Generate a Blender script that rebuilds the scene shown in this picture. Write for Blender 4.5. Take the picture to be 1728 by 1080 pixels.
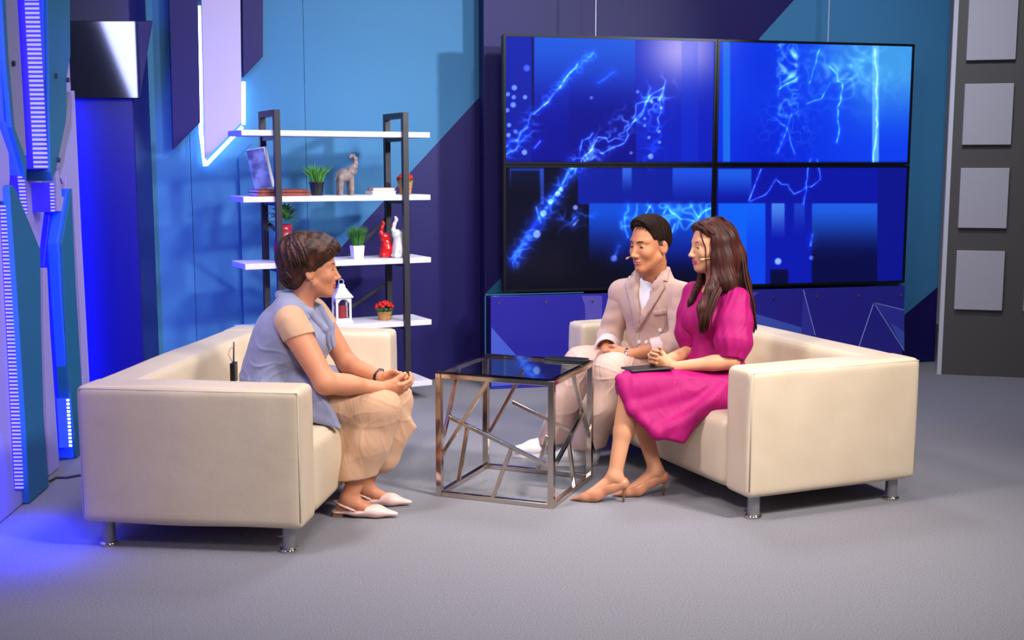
import bpy, math, random
import numpy as np
from mathutils import Vector
from mathutils.bvhtree import BVHTree

for o in list(bpy.data.objects):
    bpy.data.objects.remove(o, do_unlink=True)
scene = bpy.context.scene
COL = scene.collection
random.seed(7)
rng = np.random.RandomState(7)
PI = math.pi

# ------------------------------------------------------------------ camera
FPX, TILT, CAMH = 1989.3, 0.1294, 1.5235
cam_data = bpy.data.cameras.new('camera')
cam_data.sensor_fit = 'HORIZONTAL'
cam_data.sensor_width = 36.0
cam_data.lens = FPX / 1728.0 * 36.0
cam_data.clip_end = 60
cam = bpy.data.objects.new('camera', cam_data)
cam.location = (0, 0, CAMH)
cam.rotation_euler = (PI / 2 - TILT, 0, 0)
COL.objects.link(cam)
scene.camera = cam

# ------------------------------------------------------------------ world, lights, exposure
world = bpy.data.worlds.new('studio_dark')
scene.world = world
world.use_nodes = True
bg = world.node_tree.nodes['Background']
bg.inputs[0].default_value = (0.55, 0.55, 0.75, 1)
bg.inputs[1].default_value = 0.10
scene.view_settings.view_transform = 'Standard'
scene.view_settings.look = 'None'
scene.view_settings.gamma = 1.0
scene.view_settings.exposure = 0.0
scene.view_settings.use_curve_mapping = False


def lamp(name, loc, target, size, watts, color=(1, 1, 1), size_y=None, kind='AREA', spread=None, roll=0.0, spot=None, blend=0.3):
    d = bpy.data.lights.new(name, kind)
    d.energy = watts
    d.color = color
    if kind == 'AREA':
        d.shape = 'RECTANGLE'
        d.size = size
        d.size_y = size_y or size
        if spread:
            d.spread = spread
    else:
        d.shadow_soft_size = size
        if kind == 'SPOT':
            d.spot_size = spot
            d.spot_blend = blend
    o = bpy.data.objects.new(name, d)
    o.location = loc
    q = (Vector(target) - Vector(loc)).to_track_quat('-Z', 'Y')
    o.rotation_euler = q.to_euler()
    if roll:
        o.rotation_euler.rotate_axis('Z', roll)
    COL.objects.link(o)
    return o


WARM = (1.0, 0.93, 0.86)
COOL = (0.86, 0.9, 1.0)
lamp('key_light_right', (3.3, 2.6, 4.1), (0.35, 5.4, 0.5), 0.7, 42, WARM, spread=1.0)
lamp('key_light_left', (-1.9, 3.6, 4.2), (0.5, 5.7, 0.6), 0.6, 24, WARM, spread=1.3)
lamp('key_light_front', (0.6, 0.6, 4.0), (0.3, 5.4, 0.4), 0.8, 16, WARM, spread=1.2)
lamp('top_light_front', (0.2, 4.4, 4.6), (0.1, 5.4, 0.3), 1.2, 62, (1, 0.95, 0.92))
lamp('back_light', (0.6, 7.4, 4.3), (0.2, 5.6, 0.6), 1.0, 32, COOL, spread=1.9)
lamp('wall_wash_left', (1.6, 4.6, 4.0), (-1.0, 8.1, 1.7), 0.4, 20, (0.9, 0.92, 1.0), spread=1.4)
lamp('wall_spot_side', (4.0, 4.9, 3.25), (-1.1, 8.2, 1.9), 0.25, 17, (0.92, 0.95, 1.0), spread=0.8)
lamp('wall_wash_right', (2.2, 6.0, 4.2), (2.8, 8.8, 1.6), 0.4, 18, (0.85, 0.9, 1.0), spread=1.4)
lamp('plaque_reflection_helper', (-4.26, 0.0, 2.85), (-2.2, 7.2, 2.85), 0.9, 34, (0.9, 0.92, 1.0), size_y=1.9, roll=0.34)  # unseen area light, added to give the plaque its white reflection
BLUE = (0.0, 0.015, 1.0)
lamp('blue_led_column', (-2.86, 7.19, 1.0), (-2.68, 7.31, 1.0), 0.05, 46, BLUE, size_y=2.2, spread=2.2)
lamp('blue_led_floor', (-2.05, 4.75, 0.45), (-2.0, 4.65, 0.0), 0.12, 7, BLUE, size_y=0.6, spread=1.5)
lamp('blue_led_set', (-2.05, 4.0, 1.5), (-2.36, 5.3, 1.3), 0.2, 22, (0.14, 0.11, 1.0), size_y=2.2, spread=1.1)


# ------------------------------------------------------------------ pixel helpers (a point of the photograph seen on a known plane)
def ray(px, py):
    a = (px - 864) / FPX
    b = (540 - py) / FPX
    return np.array([a, math.cos(TILT) + b * math.sin(TILT), -math.sin(TILT) + b * math.cos(TILT)])


CAM = np.array([0, 0, CAMH])


def at_y(px, py, y):
    d = ray(px, py)
    return CAM + d * (y / d[1])


def at_z(px, py, z=0.0):
    d = ray(px, py)
    return CAM + d * ((z - CAMH) / d[2])


def at_plane(px, py, p0, n):
    d = ray(px, py)
    return CAM + d * (np.dot(np.asarray(p0) - CAM, n) / np.dot(d, n))


class Frame:
    """A vertical plane: origin on the floor, direction angle r; n points to the viewer."""
    def __init__(self, x, y, r):
        self.o = np.array([x, y, 0.0])
        self.d = np.array([math.cos(r), math.sin(r), 0])
        self.n = np.array([math.sin(r), -math.cos(r), 0])

    def P(self, u, z, n=0.0):
        return self.o + self.d * u + self.n * n + np.array([0, 0, z])

    def on(self, px, py, n=0.0):
        p = at_plane(px, py, self.o + self.n * n, self.n) - self.o
        return float(np.dot(p, self.d)), float(p[2])


# ------------------------------------------------------------------ materials
def lin(c):
    out = []
    for v in c[:3]:
        v = v / 255.0
        out.append(v / 12.92 if v <= 0.04045 else ((v + 0.055) / 1.055) ** 2.4)
    return (*out, 1.0)


def mat(name, color, rough=0.6, metal=0.0, bump=None, crease=None, var=None, spec=0.5, coat=0.0, sheen=0.0, emit=None, sss=0.0, ior=None, stretch=None, trans=0.0, alpha=1.0):
    m = bpy.data.materials.new(name)
    m.use_nodes = True
    nt = m.node_tree
    b = nt.nodes['Principled BSDF']
    b.inputs['Base Color'].default_value = lin(color)
    b.inputs['Roughness'].default_value = rough
    b.inputs['Metallic'].default_value = metal
    b.inputs['Specular IOR Level'].default_value = spec
    b.inputs['Coat Weight'].default_value = coat
    b.inputs['Sheen Weight'].default_value = sheen
    b.inputs['Transmission Weight'].default_value = trans
    b.inputs['Alpha'].default_value = alpha
    if ior:
        b.inputs['IOR'].default_value = ior
    if sss:
        b.inputs['Subsurface Weight'].default_value = sss
        b.inputs['Subsurface Radius'].default_value = (0.012, 0.005, 0.003)
        b.inputs['Subsurface Scale'].default_value = 0.6
    if emit:
        b.inputs['Emission Color'].default_value = lin(emit[0])
        b.inputs['Emission Strength'].default_value = emit[1]
    if bump or var or crease:
        tc = nt.nodes.new('ShaderNodeTexCoord')
        mp = nt.nodes.new('ShaderNodeMapping')
        nt.links.new(tc.outputs['Object'], mp.inputs['Vector'])
        if stretch:
            mp.inputs['Scale'].default_value = stretch
    if bump:
        nz = nt.nodes.new('ShaderNodeTexNoise')
        nz.inputs['Scale'].default_value = bump[0]
        nz.inputs['Detail'].default_value = 5
        nt.links.new(mp.outputs[0], nz.inputs['Vector'])
        bp = nt.nodes.new('ShaderNodeBump')
        bp.inputs['Strength'].default_value = bump[1]
        bp.inputs['Distance'].default_value = bump[2] if len(bump) > 2 else 0.01
        nt.links.new(nz.outputs[0], bp.inputs['Height'])
        nt.links.new(bp.outputs[0], b.inputs['Normal'])
    if crease:   # (scale, strength, distance): soft wandering folds in the cloth
        nz2 = nt.nodes.new('ShaderNodeTexNoise')
        nz2.inputs['Scale'].default_value = crease[0]
        nz2.inputs['Detail'].default_value = 2
        nz2.inputs['Distortion'].default_value = 1.2
        mp2 = nt.nodes.new('ShaderNodeMapping')
        mp2.inputs['Rotation'].default_value = (0.5, 0.4, 0.3)
        mp2.inputs['Scale'].default_value = (1.0, 1.0, 0.42)
        nt.links.new(tc.outputs['Object'], mp2.inputs['Vector'])
        nt.links.new(mp2.outputs[0], nz2.inputs['Vector'])
        bp2 = nt.nodes.new('ShaderNodeBump')
        bp2.inputs['Strength'].default_value = crease[1]
        bp2.inputs['Distance'].default_value = crease[2]
        nt.links.new(nz2.outputs[0], bp2.inputs['Height'])
        if bump:
            nt.links.new(bp.outputs[0], bp2.inputs['Normal'])
        nt.links.new(bp2.outputs[0], b.inputs['Normal'])
    if var:   # (scale, second colour, low, high)
        nv = nt.nodes.new('ShaderNodeTexNoise')
        nv.inputs['Scale'].default_value = var[0]
        nv.inputs['Detail'].default_value = 6
        nt.links.new(mp.outputs[0], nv.inputs['Vector'])
        cr = nt.nodes.new('ShaderNodeValToRGB')
        cr.color_ramp.elements[0].position = var[2] if len(var) > 2 else 0.35
        cr.color_ramp.elements[1].position = var[3] if len(var) > 3 else 0.65
        cr.color_ramp.elements[0].color = lin(color)
        cr.color_ramp.elements[1].color = lin(var[1])
        nt.links.new(nv.outputs[0], cr.inputs[0])
        nt.links.new(cr.outputs[0], b.inputs['Base Color'])
    return m


M = {}
M['carpet'] = mat('grey_carpet', (118, 116, 124), 0.95, bump=(420, 0.5, 0.004), var=(160, (147, 145, 153), 0.3, 0.7), spec=0.1)
M['lightblue'] = mat('light_blue_paint', (62, 124, 172), 0.6, bump=(60, 0.03), spec=0.3)
M['navy'] = mat('navy_paint', (27, 19, 92), 0.5, bump=(60, 0.03), spec=0.35)
M['darknavy'] = mat('dark_navy_gloss', (22, 20, 98), 0.3, spec=0.5)
M['teal'] = mat('teal_paint', (34, 104, 140), 0.5, spec=0.35)
M['lilac'] = mat('lilac_white_paint', (166, 154, 222), 0.5, spec=0.3)
M['recessglow'] = mat('painted_recess_glow', (12, 20, 210), 0.5, emit=((4, 8, 255), 0.7))  # recess lit by LED strips: their blue glow put into colour and emission
M['greypanel'] = mat('dark_grey_laminate', (74, 71, 70), 0.55, bump=(30, 0.03))
M['greytile'] = mat('light_grey_tile', (166, 164, 174), 0.5, bump=(40, 0.02))
M['lilacgrey'] = mat('lilac_grey_laminate', (138, 130, 168), 0.5)
M['hangwhite'] = mat('white_lilac_board', (196, 184, 224), 0.5, spec=0.3)
M['trimlight'] = mat('pale_edge_trim', (200, 200, 215), 0.5)
M['leather'] = mat('cream_leather', (214, 196, 173), 0.42, bump=(9, 0.10, 0.03), var=(5, (207, 188, 163), 0.3, 0.7), spec=0.45)
M['seam'] = mat('cream_leather_piping', (205, 190, 172), 0.5)
M['greymetal'] = mat('satin_grey_metal', (150, 150, 155), 0.35, 0.7)
M['chrome'] = mat('chrome', (222, 214, 206), 0.10, 1.0)
M['chromebrown'] = mat('polished_steel', (205, 190, 178), 0.12, 1.0)
M['blackmetal'] = mat('charcoal_steel', (48, 46, 52), 0.45, 0.2)
M['shelfwhite'] = mat('white_board', (225, 220, 235), 0.45)
M['black'] = mat('black_plastic', (12, 12, 14), 0.35)
M['gloss'] = mat('black_mirror_gloss', (116, 120, 160), 0.05, 1.0)
M['bezel'] = mat('monitor_bezel', (8, 8, 14), 0.3)
M['white'] = mat('white_paint', (235, 232, 235), 0.4)
M['skin_w'] = mat('skin_warm', (208, 140, 106), 0.5, bump=(180, 0.05, 0.002), sss=0.12, spec=0.35)
M['skin_m'] = mat('skin_tan', (196, 130, 94), 0.5, bump=(180, 0.05, 0.002), sss=0.12, spec=0.35)
M['skin_p'] = mat('skin_fair', (208, 148, 114), 0.48, bump=(180, 0.05, 0.002), sss=0.12, spec=0.35)
M['lip_w'] = mat('lips_rose', (186, 96, 88), 0.4)
M['lip_m'] = mat('lips_brown', (176, 108, 90), 0.45)
M['lip_p'] = mat('lips_red', (190, 70, 84), 0.35)
M['eyewhite'] = mat('eye_white', (190, 174, 168), 0.3)
M['iris'] = mat('iris_dark', (36, 24, 20), 0.2)
M['hair_w'] = mat('brown_hair', (46, 21, 13), 0.48, var=(26, (88, 45, 23), 0.46, 0.74), bump=(90, 0.5, 0.006), spec=0.4)
M['hair_m'] = mat('dark_brown_hair', (26, 14, 11), 0.7, bump=(160, 0.6, 0.006), var=(60, (38, 21, 16)), spec=0.12)
M['fade'] = mat('cropped_stubble', (70, 44, 34), 0.75, bump=(240, 0.3, 0.002), var=(120, (54, 34, 27)))
M['hair_p'] = mat('long_brown_hair', (46, 20, 16), 0.5, var=(40, (76, 32, 26), 0.4, 0.7), bump=(60, 0.3, 0.004), stretch=(1, 1, 0.12), spec=0.22)
M['brow'] = mat('eyebrow_hair', (44, 27, 22), 0.8)
M['vest'] = mat('blue_grey_suiting', (134, 138, 170), 0.8, crease=(9, 0.35, 0.04), bump=(300, 0.12, 0.002), sheen=0.2)
M['beige'] = mat('beige_crepe', (200, 158, 127), 0.8, crease=(9, 0.35, 0.04), bump=(260, 0.12, 0.002), sheen=0.2)
M['jacket'] = mat('dusty_pink_suiting', (196, 162, 151), 0.85, crease=(9, 0.35, 0.04), bump=(320, 0.15, 0.002), sheen=0.2)
M['lining'] = mat('pale_pink_lining', (226, 202, 202), 0.6)
M['tee'] = mat('white_jersey', (236, 232, 240), 0.8)
M['fuchsia'] = mat('fuchsia_crepe', (160, 3, 98), 0.65, crease=(9, 0.4, 0.04), bump=(200, 0.08, 0.002), spec=0.3)
M['button'] = mat('pearl_button', (240, 232, 228), 0.2)
M['shoe_pink'] = mat('pale_pink_leather', (232, 196, 190), 0.4)
M['shoe_sole'] = mat('tan_sole', (150, 112, 84), 0.6)
M['shoe_white'] = mat('white_sneaker', (232, 228, 232), 0.5)
M['shoe_nude'] = mat('nude_patent', (192, 128, 98), 0.28)
M['heel'] = mat('gold_heel', (176, 130, 92), 0.3, 0.5)
M['mic'] = mat('skin_tone_mic', (214, 176, 132), 0.4)
M['grass'] = mat('plant_green', (44, 118, 40), 0.6, var=(30, (84, 150, 60)))
M['grassdark'] = mat('plant_dark_green', (30, 84, 30), 0.6, var=(30, (58, 120, 44)))
M['blackpot'] = mat('black_pot', (26, 28, 32), 0.4)
M['stone'] = mat('grey_stone_ceramic', (150, 134, 130), 0.6, bump=(60, 0.4, 0.01), var=(40, (112, 98, 96)))
M['red'] = mat('red_glaze', (206, 22, 22), 0.18, coat=0.4)
M['redvase'] = mat('dark_red_glaze', (140, 20, 42), 0.25, coat=0.3, var=(30, (176, 40, 70)))
M['redflower'] = mat('red_petals', (196, 24, 20), 0.6)
M['basket'] = mat('woven_straw', (196, 148, 90), 0.7, bump=(120, 0.6, 0.01), var=(80, (150, 100, 54)))
M['bookred'] = mat('red_brown_cover', (150, 68, 50), 0.6, var=(40, (112, 44, 34)))
M['paper'] = mat('book_paper', (232, 226, 226), 0.7)
M['booktan'] = mat('tan_cover', (186, 140, 110), 0.6)
M['framepic'] = mat('blurred_grey_print', (150, 166, 190), 0.4, var=(14, (90, 100, 124), 0.4, 0.6))
M['candle'] = mat('red_candle_wax', (190, 48, 42), 0.5)
M['glassdark'] = mat('lantern_glass', (60, 60, 80), 0.1, alpha=0.14)
M['acrylic'] = mat('printed_acrylic', (44, 40, 150), 0.12, spec=0.6)
M['acryl_light'] = mat('print_light_blue', (70, 92, 196), 0.12, spec=0.6)
M['acryl_mid'] = mat('print_mid_blue', (58, 58, 172), 0.12, spec=0.6)
M['acryl_lilac'] = mat('print_lilac', (84, 76, 168), 0.12, spec=0.6)
M['acryl_line'] = mat('print_pale_line', (150, 160, 230), 0.2)
M['wire'] = mat('steel_wire', (190, 190, 215), 0.4, 0.3)
M['cable'] = mat('dark_cable', (40, 40, 60), 0.6)
M['ledblue'] = mat('blue_led', (20, 40, 255), 0.4, emit=((30, 50, 255), 2.2))
M['ledlilac'] = mat('violet_led', (150, 140, 255), 0.4, emit=((165, 155, 255), 0.9))
M['leddiff'] = mat('led_diffuser', (30, 24, 190), 0.4, emit=((60, 44, 255), 0.6))
M['ledwhite'] = mat('white_blue_led', (200, 225, 255), 0.4, emit=((185, 222, 255), 9.0))
M['edgeglow'] = mat('painted_edge_glow', (40, 96, 250), 0.4, emit=((20, 60, 255), 0.35))  # no lamp: LED light on the panel edges put into colour and emission


def glass_mat():
    m = bpy.data.materials.new('table_glass')
    m.use_nodes = True
    b = m.node_tree.nodes['Principled BSDF']
    b.inputs['Base Color'].default_value = (0.62, 0.8, 0.82, 1)
    b.inputs['Roughness'].default_value = 0.02
    b.inputs['Transmission Weight'].default_value = 1.0
    b.inputs['IOR'].default_value = 1.5
    return m


M['glass'] = glass_mat()


# ------------------------------------------------------------------ object helpers
def tag(o, label=None, cat=None, group=None, kind=None):
    if label:
        o['label'] = label
    if cat:
        o['category'] = cat
    if group:
        o['group'] = group
    if kind:
        o['kind'] = kind
    return o


def thing(name, label, cat, loc=(0, 0, 0), rz=0.0, group=None):
    o = bpy.data.objects.new(name, None)
    o.empty_display_size = 0.1
    COL.objects.link(o)
    o.location = tuple(float(v) for v in loc)
    o.rotation_euler = (0, 0, rz)
    return tag(o, label, cat, group)


def mesh_obj(name, verts, faces, mats, parent=None, midx=None, smooth=False, origin=None, bevel=0.0):
    """verts (n,3); faces an (m,k) array or a list of tuples. origin: verts are in world coordinates, subtract it."""
    verts = np.asarray(verts, dtype=np.float64)
    if origin is not None:
        verts = verts - np.asarray(origin)
    me = bpy.data.meshes.new(name)
    if isinstance(faces, np.ndarray):
        nv, nf, k = len(verts), len(faces), faces.shape[1]
        me.vertices.add(nv)
        me.vertices.foreach_set('co', verts.astype(np.float32).ravel())
        me.loops.add(nf * k)
        me.loops.foreach_set('vertex_index', faces.astype(np.int32).ravel())
        me.polygons.add(nf)
        me.polygons.foreach_set('loop_start', np.arange(0, nf * k, k, dtype=np.int32))
        me.polygons.foreach_set('loop_total', np.full(nf, k, dtype=np.int32))
        me.update(calc_edges=True)
    else:
        me.from_pydata([tuple(v) for v in verts], [], [tuple(int(i) for i in f) for f in faces])
        me.update()
    if not isinstance(mats, (list, tuple)):
        mats = [mats]
    for m in mats:
        me.materials.append(m)
    if midx is not None:
        me.polygons.foreach_set('material_index', np.asarray(midx, dtype=np.int32))
    if smooth:
        me.polygons.foreach_set('use_smooth', np.ones(len(me.polygons), dtype=bool))
    me.validate()
    o = bpy.data.objects.new(name, me)
    COL.objects.link(o)
    if parent is not None:
        o.parent = parent
    if bevel:
        bm = o.modifiers.new('bevel', 'BEVEL')
        bm.width = bevel
        bm.segments = 2
        bm.limit_method = 'ANGLE'
    return o


class MB:
    def __init__(self):
        self.v = []
        self.f = []
        self.mi = []

    def add(self, verts, faces, mi=0):
        b = len(self.v)
        self.v.extend([tuple(float(c) for c in p) for p in verts])
        for f in faces:
            self.f.append(tuple(b + i for i in f))
            self.mi.append(mi)
        return self

    def box(self, c, s, axes=None, mi=0):
        c = np.asarray(c, float)
        A = np.eye(3) if axes is None else np.asarray(axes, float)
        vs = []
        for k in (-1, 1):
            for j in (-1, 1):
                for i in (-1, 1):
                    vs.append(c + A[0] * i * s[0] / 2 + A[1] * j * s[1] / 2 + A[2] * k * s[2] / 2)
        return self.add(vs, [(0, 2, 3, 1), (4, 5, 7, 6), (0, 1, 5, 4), (2, 6, 7, 3), (0, 4, 6, 2), (1, 3, 7, 5)], mi)

    def bar(self, a, b, w, h=None, up=(0, 0, 1), mi=0):
        a, b = np.asarray(a, float), np.asarray(b, float)
        d = b - a
        L = np.linalg.norm(d)
        d = d / L
        up = np.asarray(up, float)
        if abs(np.dot(up, d)) > 0.98:
            up = np.array([1.0, 0, 0])
        s = np.cross(d, up)
        s /= np.linalg.norm(s)
        t = np.cross(s, d)
        return self.box((a + b) / 2, (L, w, h or w), (d, s, t), mi)

    def prism(self, front, back, mi=0):
        n = len(front)
        fs = [tuple(range(n)), tuple(range(2 * n - 1, n - 1, -1))]
        for i in range(n):
            j = (i + 1) % n
            fs.append((i, i + n, j + n, j))
        return self.add(list(front) + list(back), fs, mi)

    def tube(self, pts, rad, seg=8, mi=0, flat=1.0):
        pts = [np.asarray(p, float) for p in pts]
        n = len(pts)
        if not hasattr(rad, '__len__'):
            rad = [rad] * n
        t0 = pts[1] - pts[0]
        up = np.array([0, 0, 1.0]) if abs(t0[2]) < 0.9 * np.linalg.norm(t0) else np.array([1.0, 0, 0])
        vs = []
        nrm = None
        for i in range(n):
            t = pts[min(i + 1, n - 1)] - pts[max(i - 1, 0)]
            t = t / (np.linalg.norm(t) + 1e-9)
            if nrm is None:
                nrm = up - t * np.dot(up, t)
            else:
                nrm = nrm - t * np.dot(nrm, t)
            nrm = nrm / (np.linalg.norm(nrm) + 1e-9)
            bn = np.cross(t, nrm)
            for k in range(seg):
                a = 2 * PI * k / seg
                vs.append(pts[i] + (nrm * math.cos(a) + bn * math.sin(a) * flat) * rad[i])
        fs = []
        for i in range(n - 1):
            for k in range(seg):
                k2 = (k + 1) % seg
                fs.append((i * seg + k, i * seg + k2, (i + 1) * seg + k2, (i + 1) * seg + k))
        fs.append(tuple(range(seg - 1, -1, -1)))
        fs.append(tuple((n - 1) * seg + k for k in range(seg)))
        return self.add(vs, fs, mi)

    def lathe(self, prof, c=(0, 0, 0), seg=24, mi=0, cap=True):
        c = np.asarray(c, float)
        vs = []
        for r, z in prof:
            for k in range(seg):
                a = 2 * PI * k / seg
                vs.append(c + np.array([r * math.cos(a), r * math.sin(a), z]))
        n = len(prof)
        fs = []
        for i in range(n - 1):
            for k in range(seg):
                k2 = (k + 1) % seg
                fs.append((i * seg + k, i * seg + k2, (i + 1) * seg + k2, (i + 1) * seg + k))
        if cap:
            fs.append(tuple(range(seg - 1, -1, -1)))
            fs.append(tuple((n - 1) * seg + k for k in range(seg)))
        return self.add(vs, fs, mi)

    def ball(self, c, r, seg=10, rings=7, mi=0, axes=None):
        r = (r, r, r) if not hasattr(r, '__len__') else r
        A = np.eye(3) if axes is None else np.asarray(axes)
        c = np.asarray(c, float)
        vs = []
        for i in range(rings + 1):
            th = PI * i / rings
            for k in range(seg):
                a = 2 * PI * k / seg
                q = np.array([math.sin(th) * math.cos(a) * r[0], math.sin(th) * math.sin(a) * r[1], math.cos(th) * r[2]])
                vs.append(c + q @ A)
        fs = []
        for i in range(rings):
            for k in range(seg):
                k2 = (k + 1) % seg
                fs.append((i * seg + k, (i + 1) * seg + k, (i + 1) * seg + k2, i * seg + k2))
        return self.add(vs, fs, mi)

    def build(self, name, mats, parent=None, smooth=False, origin=None, bevel=0.0):
        return mesh_obj(name, self.v, self.f, mats, parent, self.mi, smooth, origin, bevel)


def rounded_box(size, r, n=10, puff=0.0, noise=None):
    """Soft upholstered box, centred: grid cube pushed on to a rounded box, faces swelling by puff."""
    V = {}
    verts = []
    faces = []

    def vid(i, j, k):
        key = (i, j, k)
        if key not in V:
            V[key] = len(verts)
            verts.append((i / n * 2 - 1, j / n * 2 - 1, k / n * 2 - 1))
        return V[key]
    for a in range(n):
        for b in range(n):
            faces.append((vid(a, b, 0), vid(a, b + 1, 0), vid(a + 1, b + 1, 0), vid(a + 1, b, 0)))
            faces.append((vid(a, b, n), vid(a + 1, b, n), vid(a + 1, b + 1, n), vid(a, b + 1, n)))
            faces.append((vid(a, 0, b), vid(a + 1, 0, b), vid(a + 1, 0, b + 1), vid(a, 0, b + 1)))
            faces.append((vid(a, n, b), vid(a, n, b + 1), vid(a + 1, n, b + 1), vid(a + 1, n, b)))
            faces.append((vid(0, a, b), vid(0, a, b + 1), vid(0, a + 1, b + 1), vid(0, a + 1, b)))
            faces.append((vid(n, a, b), vid(n, a + 1, b), vid(n, a + 1, b + 1), vid(n, a, b + 1)))
    q = np.array(verts)
    # concentrate grid lines near the edges
    q = np.sign(q) * (1 - (1 - np.abs(q)) ** 1.6)
    h = np.array(size) / 2
    p = q * h
    inner = np.clip(p, -(h - r), h - r)
    d = p - inner
    L = np.linalg.norm(d, axis=1, keepdims=True)
    nrm = np.where(L > 1e-9, d / np.maximum(L, 1e-9), 0)
    # points on faces: unit normal is the face axis
    out = inner + nrm * r
    if puff or noise:
        e = 1 - q ** 2
        for ax in range(3):
            m = np.abs(q[:, ax]) > 0.999
            o1, o2 = [k for k in range(3) if k != ax]
            amt = puff * np.sqrt(np.clip(e[:, o1], 0, 1) * np.clip(e[:, o2], 0, 1))
            if noise is not None:
                amt = amt + noise(out, ax) * np.clip(e[:, o1] * e[:, o2] * 3, 0, 1)
            out[m, ax] += (np.sign(q[:, ax]) * amt)[m]
    return out, np.array(faces)


# ------------------------------------------------------------------ signed distance modelling for bodies and cloth
class Sdf:
    def __init__(self, lo, hi, h):
        self.lo = np.array(lo, float)
        self.h = h
        n = np.ceil((np.array(hi) - self.lo) / h).astype(int) + 1
        self.n = n
        self.D = np.full(n, 1.0, np.float32)
        self.ax = [(self.lo[i] + np.arange(n[i]) * h).astype(np.float32) for i in range(3)]

    def win(self, lo, hi):
        i0 = np.clip(np.floor((np.asarray(lo) - self.lo) / self.h).astype(int), 0, self.n)
        i1 = np.clip(np.ceil((np.asarray(hi) - self.lo) / self.h).astype(int) + 1, 0, self.n)
        sl = tuple(slice(a, b) for a, b in zip(i0, i1))
        return sl, self.ax[0][sl[0]][:, None, None], self.ax[1][sl[1]][None, :, None], self.ax[2][sl[2]][None, None, :]

    def mix(self, sl, d, k, op):
        a = self.D[sl]
        if a.size == 0:
            return
        k = max(k, 1e-5)
        if op == 'u':
            h = np.clip(0.5 + 0.5 * (a - d) / k, 0, 1)
            self.D[sl] = a * (1 - h) + d * h - k * h * (1 - h)
        elif op == 's':
            h = np.clip(0.5 - 0.5 * (a + d) / k, 0, 1)
            self.D[sl] = a * (1 - h) - d * h + k * h * (1 - h)

    def cone(self, a, b, ra, rb=None, k=0.02, op='u', sq=None):
        rb = ra if rb is None else rb
        a = np.asarray(a, float)
        b = np.asarray(b, float)
        m = k + 3 * self.h + 0.004
        lo = np.minimum(a - ra, b - rb) - m
        hi = np.maximum(a + ra, b + rb) + m
        sl, X, Y, Z = self.win(lo, hi)
        ba = (b - a).astype(np.float32)
        px, py, pz = X - np.float32(a[0]), Y - np.float32(a[1]), Z - np.float32(a[2])
        t = np.clip((px * ba[0] + py * ba[1] + pz * ba[2]) / max(float(ba @ ba), 1e-9), 0, 1)
        qx, qy, qz = px - ba[0] * t, py - ba[1] * t, pz - ba[2] * t
        q2 = qx * qx + qy * qy + qz * qz
        if sq is not None:
            A = np.asarray(sq[0], np.float32)
            c = qx * A[0] + qy * A[1] + qz * A[2]
            q2 = q2 - c * c + (c / sq[1]) ** 2
        self.mix(sl, np.sqrt(np.maximum(q2, 0)) - (ra + (rb - ra) * t), k, op)
        return self

    def chain(self, pts, rad, k=0.02, sq=None):
        for i in range(len(pts) - 1):
            self.cone(pts[i], pts[i + 1], rad[i], rad[i + 1], k, 'u', sq)
        return self

    def ell(self, c, r, R=None, k=0.02, op='u'):
        c = np.asarray(c, float)
        R = np.eye(3) if R is None else np.asarray(R, float)
        r = np.asarray(r, float)
        ext = np.sqrt(((R * r[:, None]) ** 2).sum(0))
        m = k + 3 * self.h + 0.004
        sl, X, Y, Z = self.win(c - ext - m, c + ext + m)
        px, py, pz = X - np.float32(c[0]), Y - np.float32(c[1]), Z - np.float32(c[2])
        k0 = 0
        k1 = 0
        for i in range(3):
            q = px * np.float32(R[i, 0]) + py * np.float32(R[i, 1]) + pz * np.float32(R[i, 2])
            k0 = k0 + (q / r[i]) ** 2
            k1 = k1 + (q / r[i] ** 2) ** 2
        k0 = np.sqrt(k0)
        k1 = np.sqrt(k1)
        d = np.where(k1 > 1e-6, k0 * (k0 - 1) / np.maximum(k1, 1e-6), -r.min()).astype(np.float32)
        self.mix(sl, d, k, op)
        return self

    def box(self, c, half, r=0.005, R=None, k=0.005, op='u'):
        c = np.asarray(c, float)
        R = np.eye(3) if R is None else np.asarray(R, float)
        half = np.asarray(half, float)
        ext = (np.abs(R) * half[:, None]).sum(0)
        m = k + 3 * self.h + 0.004
        sl, X, Y, Z = self.win(c - ext - m, c + ext + m)
        px, py, pz = X - np.float32(c[0]), Y - np.float32(c[1]), Z - np.float32(c[2])
        out = 0
        mx = None
        for i in range(3):
            q = np.abs(px * np.float32(R[i, 0]) + py * np.float32(R[i, 1]) + pz * np.float32(R[i, 2])) - np.float32(half[i] - r)
            out = out + np.maximum(q, 0) ** 2
            mx = q if mx is None else np.maximum(mx, q)
        self.mix(sl, np.sqrt(out) + np.minimum(mx, 0) - r, k, op)
        return self

    def tri(self, a, b, c, r, k=0.02, op='u'):
        a, b, c = [np.asarray(v, np.float32) for v in (a, b, c)]
        m = k + 3 * self.h + 0.004 + r
        sl, X, Y, Z = self.win(np.minimum(np.minimum(a, b), c) - m, np.maximum(np.maximum(a, b), c) + m)
        P = np.stack(np.broadcast_arrays(X, Y, Z), -1)
        nor = np.cross(b - a, a - c)

        def seg(p, u, v):
            w = p - u
            e = v - u
            t = np.clip((w @ e) / max(float(e @ e), 1e-9), 0, 1)
            q = w - t[..., None] * e
            return (q * q).sum(-1)
        s = (np.sign((P - a) @ np.cross(b - a, nor)) + np.sign((P - b) @ np.cross(c - b, nor)) + np.sign((P - c) @ np.cross(a - c, nor)))
        edge = np.minimum(np.minimum(seg(P, a, b), seg(P, b, c)), seg(P, c, a))
        pl = ((P - a) @ nor) ** 2 / max(float(nor @ nor), 1e-12)
        d2 = np.where(s < 2, edge, pl)
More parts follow.
